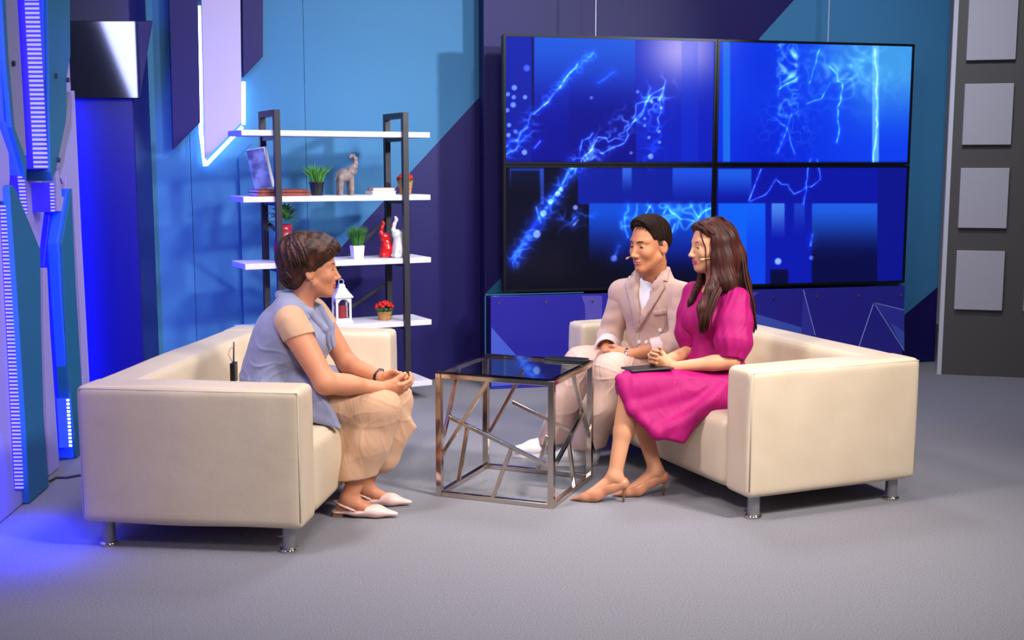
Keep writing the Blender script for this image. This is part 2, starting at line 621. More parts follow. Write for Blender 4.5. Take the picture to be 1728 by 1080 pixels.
        # 'inside' when all three signs agree
        d2 = np.where(np.abs(s) >= 2.5, pl, edge)
        self.mix(sl, (np.sqrt(d2) - r).astype(np.float32), k, op)
        return self

    def cut(self, p0, n, box=None, k=0.0):
        """remove what lies on the side n points to (optionally only inside a box)"""
        n = np.asarray(n, float)
        n = n / np.linalg.norm(n)
        if box is None:
            sl, X, Y, Z = self.win(self.lo - 1, self.lo + self.n * self.h + 1)
        else:
            sl, X, Y, Z = self.win(*box)
        d = (X - np.float32(p0[0])) * np.float32(n[0]) + (Y - np.float32(p0[1])) * np.float32(n[1]) + (Z - np.float32(p0[2])) * np.float32(n[2])
        self.D[sl] = np.maximum(self.D[sl], d)
        return self

    def shell(self, t):
        self.D = np.abs(self.D + t / 2) - t / 2
        return self

    def mesh(self):
        D, h = self.D, self.h
        S = D < 0
        nx, ny, nz = D.shape
        cnt = np.zeros((nx - 1, ny - 1, nz - 1), np.int8)
        for dx in (0, 1):
            for dy in (0, 1):
                for dz in (0, 1):
                    cnt += S[dx:nx - 1 + dx, dy:ny - 1 + dy, dz:nz - 1 + dz]
        ii, jj, kk = np.nonzero((cnt > 0) & (cnt < 8))
        N = len(ii)
        idx = np.full(cnt.shape, -1, np.int32)
        idx[ii, jj, kk] = np.arange(N)
        cor = [(a, b, c) for a in (0, 1) for b in (0, 1) for c in (0, 1)]
        val = {q: D[ii + q[0], jj + q[1], kk + q[2]] for q in cor}
        acc = np.zeros((N, 3), np.float64)
        num = np.zeros(N)
        for q in cor:
            for ax in range(3):
                if q[ax] == 0:
                    q2 = list(q)
                    q2[ax] = 1
                    q2 = tuple(q2)
                    a, b = val[q], val[q2]
                    m = (a < 0) != (b < 0)
                    t = np.where(m, a / np.where(m, a - b, 1), 0)
                    pt = np.tile(np.array(q, float), (N, 1))
                    pt[:, ax] = t
                    acc[m] += pt[m]
                    num += m
        base = np.stack([ii, jj, kk], 1)
        V = self.lo + (base + acc / np.maximum(num, 1)[:, None]) * h
        F = []
        for ax in range(3):
            A = np.moveaxis(S, ax, 0)
            e = A[:-1] != A[1:]
            e = e[:, 1:-1, 1:-1]
            p, q, r = np.nonzero(e)
            q += 1
            r += 1
            neg = A[p, q, r]
            I = np.moveaxis(idx, ax, 0)
            quad = np.stack([I[p, q - 1, r - 1], I[p, q, r - 1], I[p, q, r], I[p, q - 1, r]], 1)
            flip = neg if ax != 1 else ~neg
            quad = np.where(flip[:, None], quad, quad[:, ::-1])
            F.append(quad)
        F = np.concatenate(F)
        return V, F[(F >= 0).all(1)]


def vnormals(V, F):
    n = np.cross(V[F[:, 2]] - V[F[:, 0]], V[F[:, 3]] - V[F[:, 1]])
    N = np.zeros_like(V)
    for c in range(4):
        for a in range(3):
            N[:, a] += np.bincount(F[:, c], n[:, a], len(V))
    return N / (np.linalg.norm(N, axis=1, keepdims=True) + 1e-12)


def relax(V, F, it=1, lam=0.5):
    for _ in range(it):
        acc = np.zeros_like(V)
        cnt = np.zeros(len(V))
        for a, b in ((0, 1), (1, 2), (2, 3), (3, 0)):
            for s, d in ((a, b), (b, a)):
                for c in range(3):
                    acc[:, c] += np.bincount(F[:, s], V[F[:, d], c], len(V))
                cnt += np.bincount(F[:, s], minlength=len(V))
        V = V * (1 - lam) + lam * acc / np.maximum(cnt, 1)[:, None]
    return V


def sdf_obj(S, name, mats, parent, origin, matfn=None, disp=None, smooth_it=1):
    V, F = S.mesh()
    V = relax(V, F, smooth_it)
    if disp is not None:
        V = V + vnormals(V, F) * disp(V)[:, None]
    mi = None
    if matfn is not None:
        mi = matfn(V[F].mean(1))
    return mesh_obj(name, V, F, mats, parent, mi, True, origin), V, F


def bvh_of(V, F):
    return BVHTree.FromPolygons([tuple(v) for v in V], [tuple(int(i) for i in f) for f in F])


def norm(v):
    v = np.asarray(v, float)
    return v / np.linalg.norm(v)


def in_poly(poly, x, y):
    c = False
    n = len(poly)
    for i in range(n):
        x1, y1 = poly[i]
        x2, y2 = poly[i - 1]
        if (y1 > y) != (y2 > y) and x < (x2 - x1) * (y - y1) / (y2 - y1) + x1:
            c = not c
    return c


def drape(bvh, poly, mat_, name, parent, origin, off=0.003, th=0.004, step=3.0, maxd=None):
    """Sew a patch of cloth on to a body: the outline is laid on the surface as the camera sees it, then lifted off it by its thickness."""
    xs = [p[0] for p in poly]
    ys = [p[1] for p in poly]
    # triangulate by fan-free grid of the outline: subdivide polygon edges and use interior grid points
    import mathutils.geometry as G
    pts = []
    n = len(poly)
    edge = []
    for i in range(n):
        a, b = np.array(poly[i], float), np.array(poly[(i + 1) % n], float)
        L = np.linalg.norm(b - a)
        k = max(1, int(L / step))
        for j in range(k):
            edge.append(tuple(a + (b - a) * j / k))
    pts = list(edge)
    y = min(ys) + step * 0.7
    while y < max(ys):
        x = min(xs) + step * 0.7
        while x < max(xs):
            if in_poly(poly, x, y) and min((x - e[0]) ** 2 + (y - e[1]) ** 2 for e in edge) > (step * 0.5) ** 2:
                pts.append((x, y))
            x += step
        y += step
    ne = len(edge)
    r = G.delaunay_2d_cdt([Vector(p) for p in pts], [(i, (i + 1) % ne) for i in range(ne)], [list(range(ne))], 1, 1e-4)
    co, faces = r[0], r[2]
    vs, ns, last = [], [], None
    for p in co:
        d = norm(ray(p[0], p[1]))
        hit = bvh.ray_cast(Vector(CAM), Vector(d))
        if hit[0] is None or (maxd and last is not None and abs(hit[3] - last) > maxd):
            t = last if last else 6.0
            vs.append(CAM + d * t)
            ns.append(-d)
        else:
            last = hit[3]
            vs.append(np.array(hit[0]))
            nn = np.array(hit[1])
            ns.append(nn if nn @ d < 0 else -nn)
    vs, ns = np.array(vs), np.array(ns)
    m = len(vs)
    # smooth the normals a little
    top = vs + ns * (off + th)
    bot = vs + ns * (off - 0.004)
    V = np.concatenate([top, bot])
    F = []
    ecount = {}
    for f in faces:
        f = list(f)
        a, b, c = [V[i] for i in f[:3]]
        if np.cross(b - a, c - a) @ (CAM - a) < 0:
            f = f[::-1]
        F.append(tuple(f))
        F.append(tuple(i + m for i in f[::-1]))
        for i in range(len(f)):
            ecount[(f[i], f[(i + 1) % len(f)])] = 1
    for (a, b) in list(ecount):
        if (b, a) not in ecount:
            F.append((b, a, a + m, b + m))
    return mesh_obj(name, V, F, mat_, parent, None, True, origin)

# ------------------------------------------------------------------ structure: floor and walls
def struct(o):
    o['kind'] = 'structure'
    return o


fl = MB().box((0, 5.2, -0.05), (11, 12.4, 0.1)).build('floor', M['carpet'])
struct(fl)

# back wall behind the shelf: light blue flats with a navy diagonal
WB = Frame(-0.43, 8.44, 0.35)
VW = Frame(-0.06, 8.05, 0.228)          # plane of the monitor faces
WT = 3.6


def wall_poly(mb, fr, poly, n0, n1, mi=0):
    mb.prism([fr.P(u, z, n0) for u, z in poly], [fr.P(u, z, n1) for u, z in poly], mi)


wl = MB()
a1 = WB.on(820, 152)
a2 = WB.on(590, 402)
sl_ = (a1[1] - a2[1]) / (a1[0] - a2[0])
u_floor = a2[0] - a2[1] / sl_
u_right = WB.on(830, 152)[0] + 0.35
u_left = -3.2
z_right = a2[1] + (u_right - a2[0]) * sl_
seam1, seam2 = WB.on(323, 300)[0], WB.on(512, 40)[0]
g = 0.003
wall_poly(wl, WB, [(u_left, 0), (seam1 - g, 0), (seam1 - g, WT), (u_left, WT)], 0, -0.06, 0)
wall_poly(wl, WB, [(seam1, 0), (u_floor, 0), (seam2 - g, (seam2 - g - u_floor) * sl_), (seam2 - g, WT), (seam1, WT)] if u_floor < seam2 else [(seam1, 0), (seam2 - g, 0), (seam2 - g, WT), (seam1, WT)], 0, -0.06, 0)
st = max(seam2, u_floor)
poly = [(st, max(0, (st - u_floor) * sl_)), (u_right, z_right), (u_right, WT), (seam2, WT)]
if u_floor > seam2:
    poly = [(seam2, 0)] + poly
wall_poly(wl, WB, poly, 0, -0.06, 0)
wall_poly(wl, WB, [(u_floor, 0), (u_right, 0), (u_right, z_right)], 0, -0.06, 1)
wall_back = struct(wl.build('wall_back', [M['lightblue'], M['navy']]))
# narrow raised board with a chamfered top on the back wall
pl = [(403, 600), (403, 266), (426, 243), (446, 243), (446, 600)]
pz = [WB.on(x, y, 0.03) for x, y in pl]
pz[0] = (pz[1][0], 0.0)
pz[4] = (pz[3][0], 0.0)
mb = MB()
wall_poly(mb, WB, pz, 0.03, 0.0)
struct(mb.build('trim_1', M['lightblue'], None, bevel=0.004))

# video wall: a box standing in front of the back wall
BW = 0.32                                # wall face lies this far behind the monitor faces
vb = MB()
uL, uR = VW.on(817, 300, -BW)[0], 3.55


def vpoly(pts, mi, n=-BW):
    wall_poly(vb, VW, pts, n, -BW - 0.3, mi)


d1 = VW.on(1281, 65, -BW)
d2 = VW.on(1340, 0, -BW)
s1 = (d2[1] - d1[1]) / (d2[0] - d1[0])
e1 = VW.on(1528, 530, -BW)
e2 = VW.on(1590, 478, -BW)
s2 = (e2[1] - e1[1]) / (e2[0] - e1[0])
uT = d1[0] + (WT - d1[1]) / s1
uB = e1[0] - (e1[1]) / s2
zB = lambda u: e1[1] + (u - e1[0]) * s2
# navy left field, blue upper right field, navy lower right field
um, zd = d1
vpoly([(uL, 0), (um, 0), (um, zd), (uL, zd)], 0)
vpoly([(uL, zd), (um, zd), (uT, WT), (uL, WT)], 0)
vpoly([(um, 0), (uB, 0), (uR, zB(uR)), (uR, zd), (um, zd)], 1)
vpoly([(um, zd), (uR, zd), (uR, WT), (uT, WT)], 1)
vpoly([(uB, 0), (uR, 0), (uR, zB(uR))], 2)
wall_center = struct(vb.build('wall_center', [M['navy'], M['lightblue'], M['navy']]))
# painted teal corner beside the monitors
tp = [VW.on(x, y, -BW + 0.002) for x, y in ((818, 497), (846, 468), (870, 468), (870, 497))]
mb = MB()
wall_poly(mb, VW, tp, -BW + 0.002, -BW - 0.004)
mb.build('painted_corner', M['teal'], wall_center)

# grey screen wall with square tiles, right
WR = Frame(3.165, 8.599, -0.256)
mb = MB()
wall_poly(mb, WR, [(0, 0), (2.4, 0), (2.4, WT), (0, WT)], 0, -0.08)
wall_right = struct(mb.build('wall_right', M['greypanel']))
MB().bar(WR.P(-0.006, 0, 0.0), WR.P(-0.006, WT, 0.0), 0.014, 0.03).build('edge_trim', M['trimlight'], wall_right)
tile_me = None
for col in range(3):
    for row in range(5):
        u, z = 0.075 + 0.47 * col, 0.49 + 0.594 * row
        MB().box(WR.P(u + 0.163, z + 0.215, 0.018), (0.326, 0.035, 0.43), (WR.d, WR.n, (0, 0, 1))).build('tile', M['greytile'], wall_right, bevel=0.003)

# ------------------------------------------------------------------ monitors: a two by two video wall
def screen_color(X, Y):
    """picture on the screens; X, Y arrays in photograph pixels"""
    C = np.zeros(X.shape + (3,))

    def sm(e0, e1, v):
        t = np.clip((v - e0) / (e1 - e0), 0, 1)
        return t * t * (3 - 2 * t)

    def put(m, col):
        m = np.clip(m, 0, 1)[..., None]
        C[:] = C * (1 - m) + np.array(col) / 255.0 * m

    def addc(m, col):
        C[:] = C + np.clip(m, 0, 1.5)[..., None] * np.array(col) / 255.0

    def rect(x0, x1, y0, y1, s=1.5):
        return sm(x0 - s, x0 + s, X) * (1 - sm(x1 - s, x1 + s, X)) * sm(y0 - s, y0 + s, Y) * (1 - sm(y1 - s, y1 + s, Y))

    def blob(x, y, rx, ry):
        return np.exp(-(((X - x) / rx) ** 2 + ((Y - y) / ry) ** 2))

    rs = np.random.RandomState(3)
    GN = np.random.RandomState(9).rand(160, 100)
    gx, gy = (X - 800) / 6.0, (Y - 20) / 6.0
    ix, iy = np.clip(gx.astype(int), 0, 158), np.clip(gy.astype(int), 0, 98)
    fx, fy = gx - ix, gy - iy
    NZ = (GN[ix, iy] * (1 - fx) + GN[ix + 1, iy] * fx) * (1 - fy) + (GN[ix, iy + 1] * (1 - fx) + GN[ix + 1, iy + 1] * fx) * fy
    NZ = np.clip(NZ * 1.5 - 0.2, 0, 1)

    def vn(sx, sy, seed):
        G_ = np.random.RandomState(seed).rand(400, 400)
        gx_, gy_ = (X - 800) / sx + 2, (Y - 20) / sy + 2
        ix_, iy_ = np.clip(np.floor(gx_).astype(int), 0, 397), np.clip(np.floor(gy_).astype(int), 0, 397)
        a_, b_ = gx_ - ix_, gy_ - iy_
        a_, b_ = a_ * a_ * (3 - 2 * a_), b_ * b_ * (3 - 2 * b_)
        return (G_[ix_, iy_] * (1 - a_) + G_[ix_ + 1, iy_] * a_) * (1 - b_) + (G_[ix_, iy_ + 1] * (1 - a_) + G_[ix_ + 1, iy_ + 1] * a_) * b_

    def ridged(s_, seed, p=7, sy=None):
        sy = sy or s_
        n_ = 0.65 * vn(s_, sy, seed) + 0.35 * vn(s_ * 0.45, sy * 0.45, seed + 1)
        return np.clip(1 - np.abs(2 * n_ - 1), 0, 1) ** p

    def band(a, b, w_):
        a, b = np.array(a, float), np.array(b, float)
        e_ = b - a
        t_ = np.clip(((X - a[0]) * e_[0] + (Y - a[1]) * e_[1]) / (e_ @ e_), 0, 1)
        return np.exp(-((X - a[0] - t_ * e_[0]) ** 2 + (Y - a[1] - t_ * e_[1]) ** 2) / w_ ** 2)

    def line(pts, w, col, jag=0.0, amp=1.0):
        P = [np.array(pts[0], float)]
        for a, b in zip(pts[:-1], pts[1:]):
            a, b = np.array(a, float), np.array(b, float)
            k = max(1, int(np.linalg.norm(b - a) / 9)) if jag else 1
            for j in range(1, k + 1):
                P.append(a + (b - a) * j / k + (rs.uniform(-jag, jag, 2) if j < k or jag else 0))
        d = np.full(X.shape, 1e9)
        for a, b in zip(P[:-1], P[1:]):
            e = b - a
            t = np.clip(((X - a[0]) * e[0] + (Y - a[1]) * e[1]) / max(e @ e, 1e-6), 0, 1)
            d = np.minimum(d, (X - a[0] - t * e[0]) ** 2 + (Y - a[1] - t * e[1]) ** 2)
        d = np.sqrt(d)
        if jag and w > 2:
            w = w * 0.75
        brk = 0.25 + 0.75 * NZ
        addc(np.exp(-(d / (w * 0.62)) ** 2) * amp * 0.8 * brk, col)
        addc(np.exp(-(d / (w * 2.6)) ** 2) * 0.2 * amp, (20, 60, 200))
    top = (1 - sm(270, 280, Y))
    left = (1 - sm(1200, 1212, X))
    # base fields
    put(np.ones(X.shape), (6, 8, 60))
    put(top * left, (8, 12, 150))
    put(top * left * sm(260, 90, Y) * 0.8, (16, 40, 190))
    put(rect(901, 1073, 40, 275) * sm(200, 60, Y) * 0.9, (30, 96, 232))
    put(rect(897, 901, 40, 200), (8, 14, 90))
    put(rect(848, 897, 40, 275) * 0.6, (16, 34, 170))
    put(rect(1073, 1210, 40, 275), (10, 30, 190))
    put(rect(1073, 1210, 40, 275) * blob(1150, 84, 62, 55), (170, 160, 246))
    put(rect(1150, 1178, 60, 275) * 0.25, (20, 60, 240))
    put(rect(960, 1073, 120, 275) * sm(120, 200, Y) * 0.5, (8, 10, 130))
    # upper right
    tr = top * (1 - left)
    put(tr, (10, 62, 240))
    put(tr * blob(1300, 270, 90, 90) * 0.7, (4, 24, 205))
    put(tr * blob(1290, 110, 40, 60) * 0.5, (8, 40, 215))
    put(tr * rect(1220, 1232, 60, 275), (26, 110, 240))
    put(tr * sm(1380, 1500, X) * sm(260, 90, Y), (70, 165, 240))
    put(tr * sm(1330, 1430, X) * sm(170, 90, Y) * 0.55, (60, 150, 235))
    put(tr * rect(1472, 1483, 60, 276) * 0.8, (110, 190, 250))
    nzv = np.sin(X * 0.21 + 3 * np.sin(Y * 0.09)) * np.sin(Y * 0.17 + 2.3 * np.sin(X * 0.07 + Y * 0.05))
    addc(tr * rect(1312, 1346, 74, 140, 3) * np.clip(nzv + 0.2, 0, 1) * 0.8, (110, 150, 60))
    addc(tr * blob(1420, 125, 62, 40) * np.clip(nzv, 0, 1) * 0.5, (80, 90, 30))
    # lower left and right
    bl = (1 - top) * left
    br = (1 - top) * (1 - left)
    put(bl, (5, 5, 34))
    put(bl * rect(975, 1210, 283, 345), (10, 28, 160))
    put(bl * rect(1135, 1210, 283, 345) * sm(345, 285, Y), (30, 80, 230))
    put(bl * rect(1050, 1066, 283, 345) * sm(330, 285, Y), (50, 100, 230))
    put(bl * rect(860, 917, 284, 345) * sm(330, 284, Y) * 0.8, (30, 70, 200))
    put(bl * rect(862, 910, 288, 345) * 0.8, (4, 6, 30))
    put(bl * rect(912, 918, 284, 345) * 0.6, (50, 90, 230))
    put(bl * rect(994, 1210, 343, 500), (6, 14, 110))
    put(bl * rect(994, 1210, 343, 500) * sm(470, 345, Y), (16, 80, 226))
    put(bl * blob(1000, 470, 90, 60), (4, 4, 24))
    put(bl * sm(420, 480, Y) * 0.9, (4, 4, 22))
    put(br, (8, 20, 165))
    put(br * rect(1212, 1292, 343, 490), (12, 96, 250))
    put(br * rect(1260, 1292, 343, 490) * sm(345, 430, Y) * 0.5, (8, 40, 220))
    put(br * rect(1212, 1268, 285, 343) * sm(343, 290, Y) * 0.9, (30, 100, 240))
    put(br * rect(1292, 1370, 343, 490), (8, 24, 175))
    put(br * rect(1302, 1324, 343, 400) * sm(410, 345, Y), (70, 130, 240))
    put(br * rect(1340, 1358, 343, 400) * sm(400, 345, Y) * 0.5, (50, 100, 230))
    put(br * rect(1370, 1481, 343, 490), (4, 8, 70))
    put(br * rect(1370, 1481, 343, 490) * sm(440, 345, Y), (28, 92, 228))
    put(br * rect(1481, 1530, 283, 490), (8, 18, 140))
    put(br * rect(1300, 1330, 455, 490), (4, 8, 60))
    # light streaks and lightning
    rg1, rg2 = ridged(22, 21, 9), ridged(15, 31, 8)
    addc(band((1118, 150), (985, 270), 17) * rg1 * 0.75, (120, 185, 250))
    addc(band((1030, 235), (985, 268), 15) * rg2 * 0.6, (110, 180, 250))
    addc(band((1000, 90), (890, 200), 9) * rg2 * 0.5, (70, 120, 200))
    addc(band((1114, 160), (1100, 270), 16) * rg1 * 0.35, (60, 110, 230))
    addc(band((895, 215), (850, 262), 14) * rg2 * 0.6, (80, 140, 230))
    addc(band((966, 284), (868, 440), 13) * 0.55, (16, 60, 230))
    addc(band((966, 284), (868, 440), 14) * rg2 * 0.6, (80, 150, 240))
    addc(band((985, 365), (935, 375), 16) * rg1 * 0.6, (50, 100, 220))
    addc(bl * rect(1046, 1210, 343, 388, 6) * rg1 * 0.6, (90, 170, 200))
    addc(tr * rect(1312, 1348, 74, 200, 6) * rg2 * 0.5, (90, 150, 120))
    addc(tr * blob(1425, 120, 75, 55) * ridged(26, 41, 6) * 0.45, (90, 130, 80))
    addc(tr * blob(1330, 210, 40, 50) * ridged(14, 51, 12) * 0.35, (90, 140, 100))
    cy = (150, 210, 255)
    line([(1000, 90), (962, 125), (925, 172), (898, 192)], 4, (70, 130, 230), 2, 0.8)
    line([(925, 172), (912, 182), (900, 192)], 2.2, cy, 1)
    line([(975, 108), (955, 132), (945, 148)], 3.5, (110, 160, 255), 1)
    line([(1036, 122), (1010, 140)], 4, (40, 80, 220), 1, 0.8)
    line([(1120, 148), (1096, 166), (1070, 205), (1052, 240), (1020, 262), (1000, 250), (976, 272)], 2.4, (120, 190, 255), 4)
    line([(1090, 170), (1082, 190), (1060, 215)], 2.0, (90, 160, 255), 4)
    line([(1116, 160), (1112, 200), (1108, 220)], 2.6, cy, 3, 0.8)
    line([(1052, 236), (1010, 236), (990, 262)], 2.4, cy, 5)
    line([(1000, 225), (985, 240), (978, 262)], 2.0, (90, 160, 255), 3)
    line([(890, 215), (872, 235), (853, 248)], 4, (90, 160, 255), 3)
    line([(888, 230), (870, 250), (853, 262)], 3, (60, 110, 240), 3)
    line([(912, 238), (902, 250)], 2.4, (90, 140, 250))
    line([(966, 284), (945, 312), (935, 335)], 5, (90, 170, 255), 3)
    line([(972, 285), (962, 300)], 3, (120, 190, 255), 2)
    line([(932, 338), (905, 375), (866, 436)], 7, (30, 80, 240), 2, 0.9)
    line([(905, 350), (912, 375)], 3, (80, 140, 250))
    line([(980, 362), (960, 378), (940, 372)], 5, (40, 90, 230), 3, 0.8)
    line([(975, 372), (968, 380)], 3, cy)
    line([(1060, 346), (1054, 375), (1060, 400)], 4, (70, 150, 250), 3)
    line([(1045, 415), (1036, 436)], 4, (60, 120, 240))
    line([(1098, 346), (1090, 360)], 2.5, cy, 2)
    line([(1120, 360), (1126, 350), (1150, 370), (1170, 375)], 3, (120, 200, 255), 3)
    line([(1165, 346), (1178, 366), (1200, 352)], 3, (120, 200, 255), 3)
    line([(1139, 378), (1134, 392)], 3, cy)
    line([(1412, 240), (1418, 215), (1412, 190), (1425, 150), (1400, 110)], 2.0, (110, 180, 255), 3)
    line([(1474, 275), (1480, 200), (1478, 85)], 2.4, (130, 205, 255), 2)
    line([(1362, 175), (1385, 165), (1400, 140)], 2.4, (100, 170, 240), 3)
    line([(1366, 140), (1372, 120), (1385, 85)], 2.2, (90, 170, 240), 3)
    line([(1336, 190), (1326, 225), (1312, 258)], 1.6, (90, 140, 255))
    line([(1310, 200), (1325, 215), (1338, 258)], 1.4, (80, 130, 255), 4)
    line([(1315, 150), (1345, 132)], 2.5, (120, 190, 230), 2)
    line([(1284, 286), (1264, 338)], 1.6, cy)
    line([(1266, 340), (1290, 328), (1312, 302), (1342, 326), (1362, 318), (1386, 300), (1380, 270)], 1.3, (110, 170, 255), 3)
    line([(1368, 268), (1362, 300), (1358, 342)], 1.5, (100, 160, 255), 2)
    line([(1371, 396), (1368, 414)], 2.5, (120, 190, 255))
    for x, y, r, s in [(868, 148, 5, .9), (857, 159, 4, .8), (867, 164, 4, .8), (866, 177, 5, .9), (856, 186, 4, .8), (886, 164, 4, .9), (859, 211, 4, .9),
                       (858, 228, 4, .9), (889, 115, 6, .5), (885, 257, 5, 1), (870, 222, 4, .6), (947, 320, 4, 1), (941, 327, 5, 1), (917, 360, 6, 1), (906, 395, 7, 1),
                       (971, 350, 4.5, 1), (929, 340, 5, 1), (1036, 436, 6, .6), (1313, 441, 6, 1.2), (1369, 435, 4, .6), (1076, 155, 3, .7), (1088, 200, 3, .7), (1088, 212, 3, .7),
                       (1112, 168, 3, .8), (1100, 172, 3, .8), (1116, 182, 3, .7), (1095, 232, 3, .8), (1112, 222, 3, .8), (1065, 258, 3, .7), (1098, 264, 5, .9), (1113, 240, 3, .8), (998, 165, 3, .6)]:
        d = np.sqrt((X - x) ** 2 + (Y - y) ** 2)
        addc((1 - sm(r * 0.6, r * 1.2, d)) * s * 0.75, (150, 180, 255))
    return np.clip(C, 0, 1)


sm_ = bpy.data.materials.new('screen_picture')
sm_.use_nodes = True
nt = sm_.node_tree
bs = nt.nodes['Principled BSDF']
at = nt.nodes.new('ShaderNodeAttribute')
at.attribute_name = 'picture'
bs.inputs['Base Color'].default_value = (0.004, 0.004, 0.006, 1)
bs.inputs['Roughness'].default_value = 0.2
bs.inputs['Specular IOR Level'].default_value = 0.15
nt.links.new(at.outputs['Color'], bs.inputs['Emission Color'])
bs.inputs['Emission Strength'].default_value = 1.0
SW, SZ0, SZ1 = 3.063, 0.666, 2.404
zm = (SZ0 + SZ1) / 2
names = {(0, 1): 'upper left monitor of the video wall with bokeh dots and pale glow',
         (1, 1): 'upper right monitor of the video wall showing bright blue with cyan clouds',
         (0, 0): 'lower left monitor of the video wall, mostly black with a diagonal blue streak',
         (1, 0): 'lower right monitor of the video wall behind the woman in pink'}


def proj(P):
    z = P[..., 2] - CAMH
    fw = P[..., 1] * math.cos(TILT) - z * math.sin(TILT)
    up = P[..., 1] * math.sin(TILT) + z * math.cos(TILT)
    return 864 + FPX * P[..., 0] / fw, 540 - FPX * up / fw


for (cx, cz), lab in names.items():
    u0, u1 = cx * SW / 2 + 0.002, (cx + 1) * SW / 2 - 0.002
    z0, z1 = (SZ0, zm - 0.002) if cz == 0 else (zm + 0.002, SZ1)
    c = VW.P((u0 + u1) / 2, z0, 0)
    t = thing('monitor', lab, 'screen', c, 0, 'monitors of the video wall')
    A = (VW.d, VW.n, (0, 0, 1))
    mb = MB().box(VW.P((u0 + u1) / 2, (z0 + z1) / 2, -0.055), (u1 - u0 - 0.01, 0.07, z1 - z0 - 0.01), A)
    mb.build('housing', M['black'], t, origin=c)
    mb = MB()
    b = 0.017
    for (ua, ub, za, zb) in ((u0, u1, z0, z0 + b), (u0, u1, z1 - b, z1), (u0, u0 + b, z0 + b, z1 - b), (u1 - b, u1, z0 + b, z1 - b)):
        mb.box(VW.P((ua + ub) / 2, (za + zb) / 2, -0.008), (ub - ua, 0.024, zb - za), A)
    mb.build('bezel', M['bezel'], t, origin=c)
    nu, nz_ = 330, 190
    U = np.linspace(u0 + b, u1 - b, nu)
    Zs = np.linspace(z0 + b, z1 - b, nz_)
    UU, ZZ = np.meshgrid(U, Zs, indexing='ij')
    P = VW.o + UU[..., None] * VW.d + VW.n * -0.004 + ZZ[..., None] * np.array([0, 0, 1.0])
    X, Y = proj(P)
    colr = screen_color(X, Y)
    idx = np.arange(nu * nz_).reshape(nu, nz_)
    F = np.stack([idx[:-1, :-1], idx[1:, :-1], idx[1:, 1:], idx[:-1, 1:]], -1).reshape(-1, 4)
    o = mesh_obj('screen', P.reshape(-1, 3), F, sm_, t, origin=c)
    ca = o.data.color_attributes.new('picture', 'FLOAT_COLOR', 'POINT')
    lc = np.where(colr <= 0.04045, colr / 12.92, ((colr + 0.055) / 1.055) ** 2.4)
    buf = np.concatenate([lc.reshape(-1, 3), np.ones((nu * nz_, 1))], 1).astype(np.float32)
    ca.data.foreach_set('color', buf.ravel())
    # bracket on the wall behind
    MB().box(VW.P((u0 + u1) / 2, (z0 + z1) / 2, -(0.09 + BW) / 2), (0.4, BW - 0.09, 0.3), A).build('wall_bracket', M['black'], t, origin=c)
# lower stand foot and pale top clip seen on the monitor edges
# suspension wires above the monitors
for px, lab in ((1005, 'thin steel wire hanging above the upper left monitor'), (1397, 'thin steel wire hanging above the upper right monitor')):
    u, z = VW.on(px, 62 if px < 1200 else 72, -0.03)
    o = MB().tube([VW.P(u, SZ1 - 0.002, -0.03), VW.P(u, WT, -0.03)], 0.004, 6).build('suspension_wire', M['wire'])
    tag(o, lab, 'wire', 'suspension wires')

# ------------------------------------------------------------------ printed acrylic plinth below the monitors
PN = 0.03
pb0 = VW.on(828, 500, PN)
pb1 = VW.on(1527, 492, PN)
ztop = pb0[1]
c0 = VW.P((pb0[0] + pb1[0]) / 2, 0, 0)
pt = thing('plinth', 'low navy plinth with a printed acrylic front under the monitors', 'plinth', c0)
MB().box(VW.P((pb0[0] + pb1[0]) / 2, ztop / 2 - 0.01, -0.075), (pb1[0] - pb0[0] - 0.02, 0.15, ztop - 0.02), (VW.d, VW.n, (0, 0, 1))).build('base', M['navy'], pt, origin=c0)
MB().box(VW.P((pb0[0] + pb1[0]) / 2, ztop / 2, PN - 0.005), (pb1[0] - pb0[0], 0.01, ztop), (VW.d, VW.n, (0, 0, 1))).build('acrylic_front', M['acrylic'], pt, origin=c0, bevel=0.002)
mb = MB()
ul = VW.on(820, 560, PN)[0]
mb.box(VW.P(ul, ztop / 2, PN - 0.02), (0.006, 0.006, ztop), (VW.d, VW.n, (0, 0, 1)))
mb.box(VW.P((ul + 0.7 + ul) / 2, ztop + 0.008, PN - 0.02), (0.7, 0.006, 0.006), (VW.d, VW.n, (0, 0, 1)))
mb.build('glass_edge', M['teal'], pt, origin=c0)


def pfacet(pts, m, k):
    mb = MB()
    q = [VW.on(x, y, PN + 0.0008 + 0.0004 * k) for x, y in pts]
    q = [(u, max(z, 0.004)) for u, z in q]
    wall_poly(mb, VW, q, PN + 0.0008 + 0.0004 * k, PN - 0.001)
    mb.build('printed_facet', M[m], pt, origin=c0)


for k, (pts, m) in enumerate([
        ([(829, 552), (912, 646), (829, 652)], 'acryl_light'),
        ([(981, 499), (1016, 499), (1016, 542), (988, 542), (987, 515)], 'acryl_lilac'),
        ([(1243, 493), (1281, 493), (1258, 512)], 'acryl_lilac'),
        ([(1240, 522), (1270, 528), (1354, 553), (1356, 566), (1240, 566)], 'acryl_light'),
        ([(1356, 490), (1376, 566), (1352, 566)], 'acryl_mid'),
        ([(1475, 511), (1526, 523), (1526, 592), (1500, 550)], 'acryl_mid'),
        ([(1503, 545), (1526, 560), (1526, 592)], 'acryl_light')]):
    pfacet(pts, m, k)
for k, (a, b) in enumerate([((1356, 489), (1376, 566)), ((1475, 511), (1448, 590)), ((1475, 511), (1526, 523)), ((1475, 511), (1526, 592))]):
    pa, pb_ = VW.on(*a, PN + 0.005), VW.on(*b, PN + 0.005)
    MB().bar(VW.P(*pa, PN + 0.002), VW.P(*pb_, PN + 0.002), 0.005, 0.004, up=VW.n).build('printed_line', M['acryl_line'], pt, origin=c0)
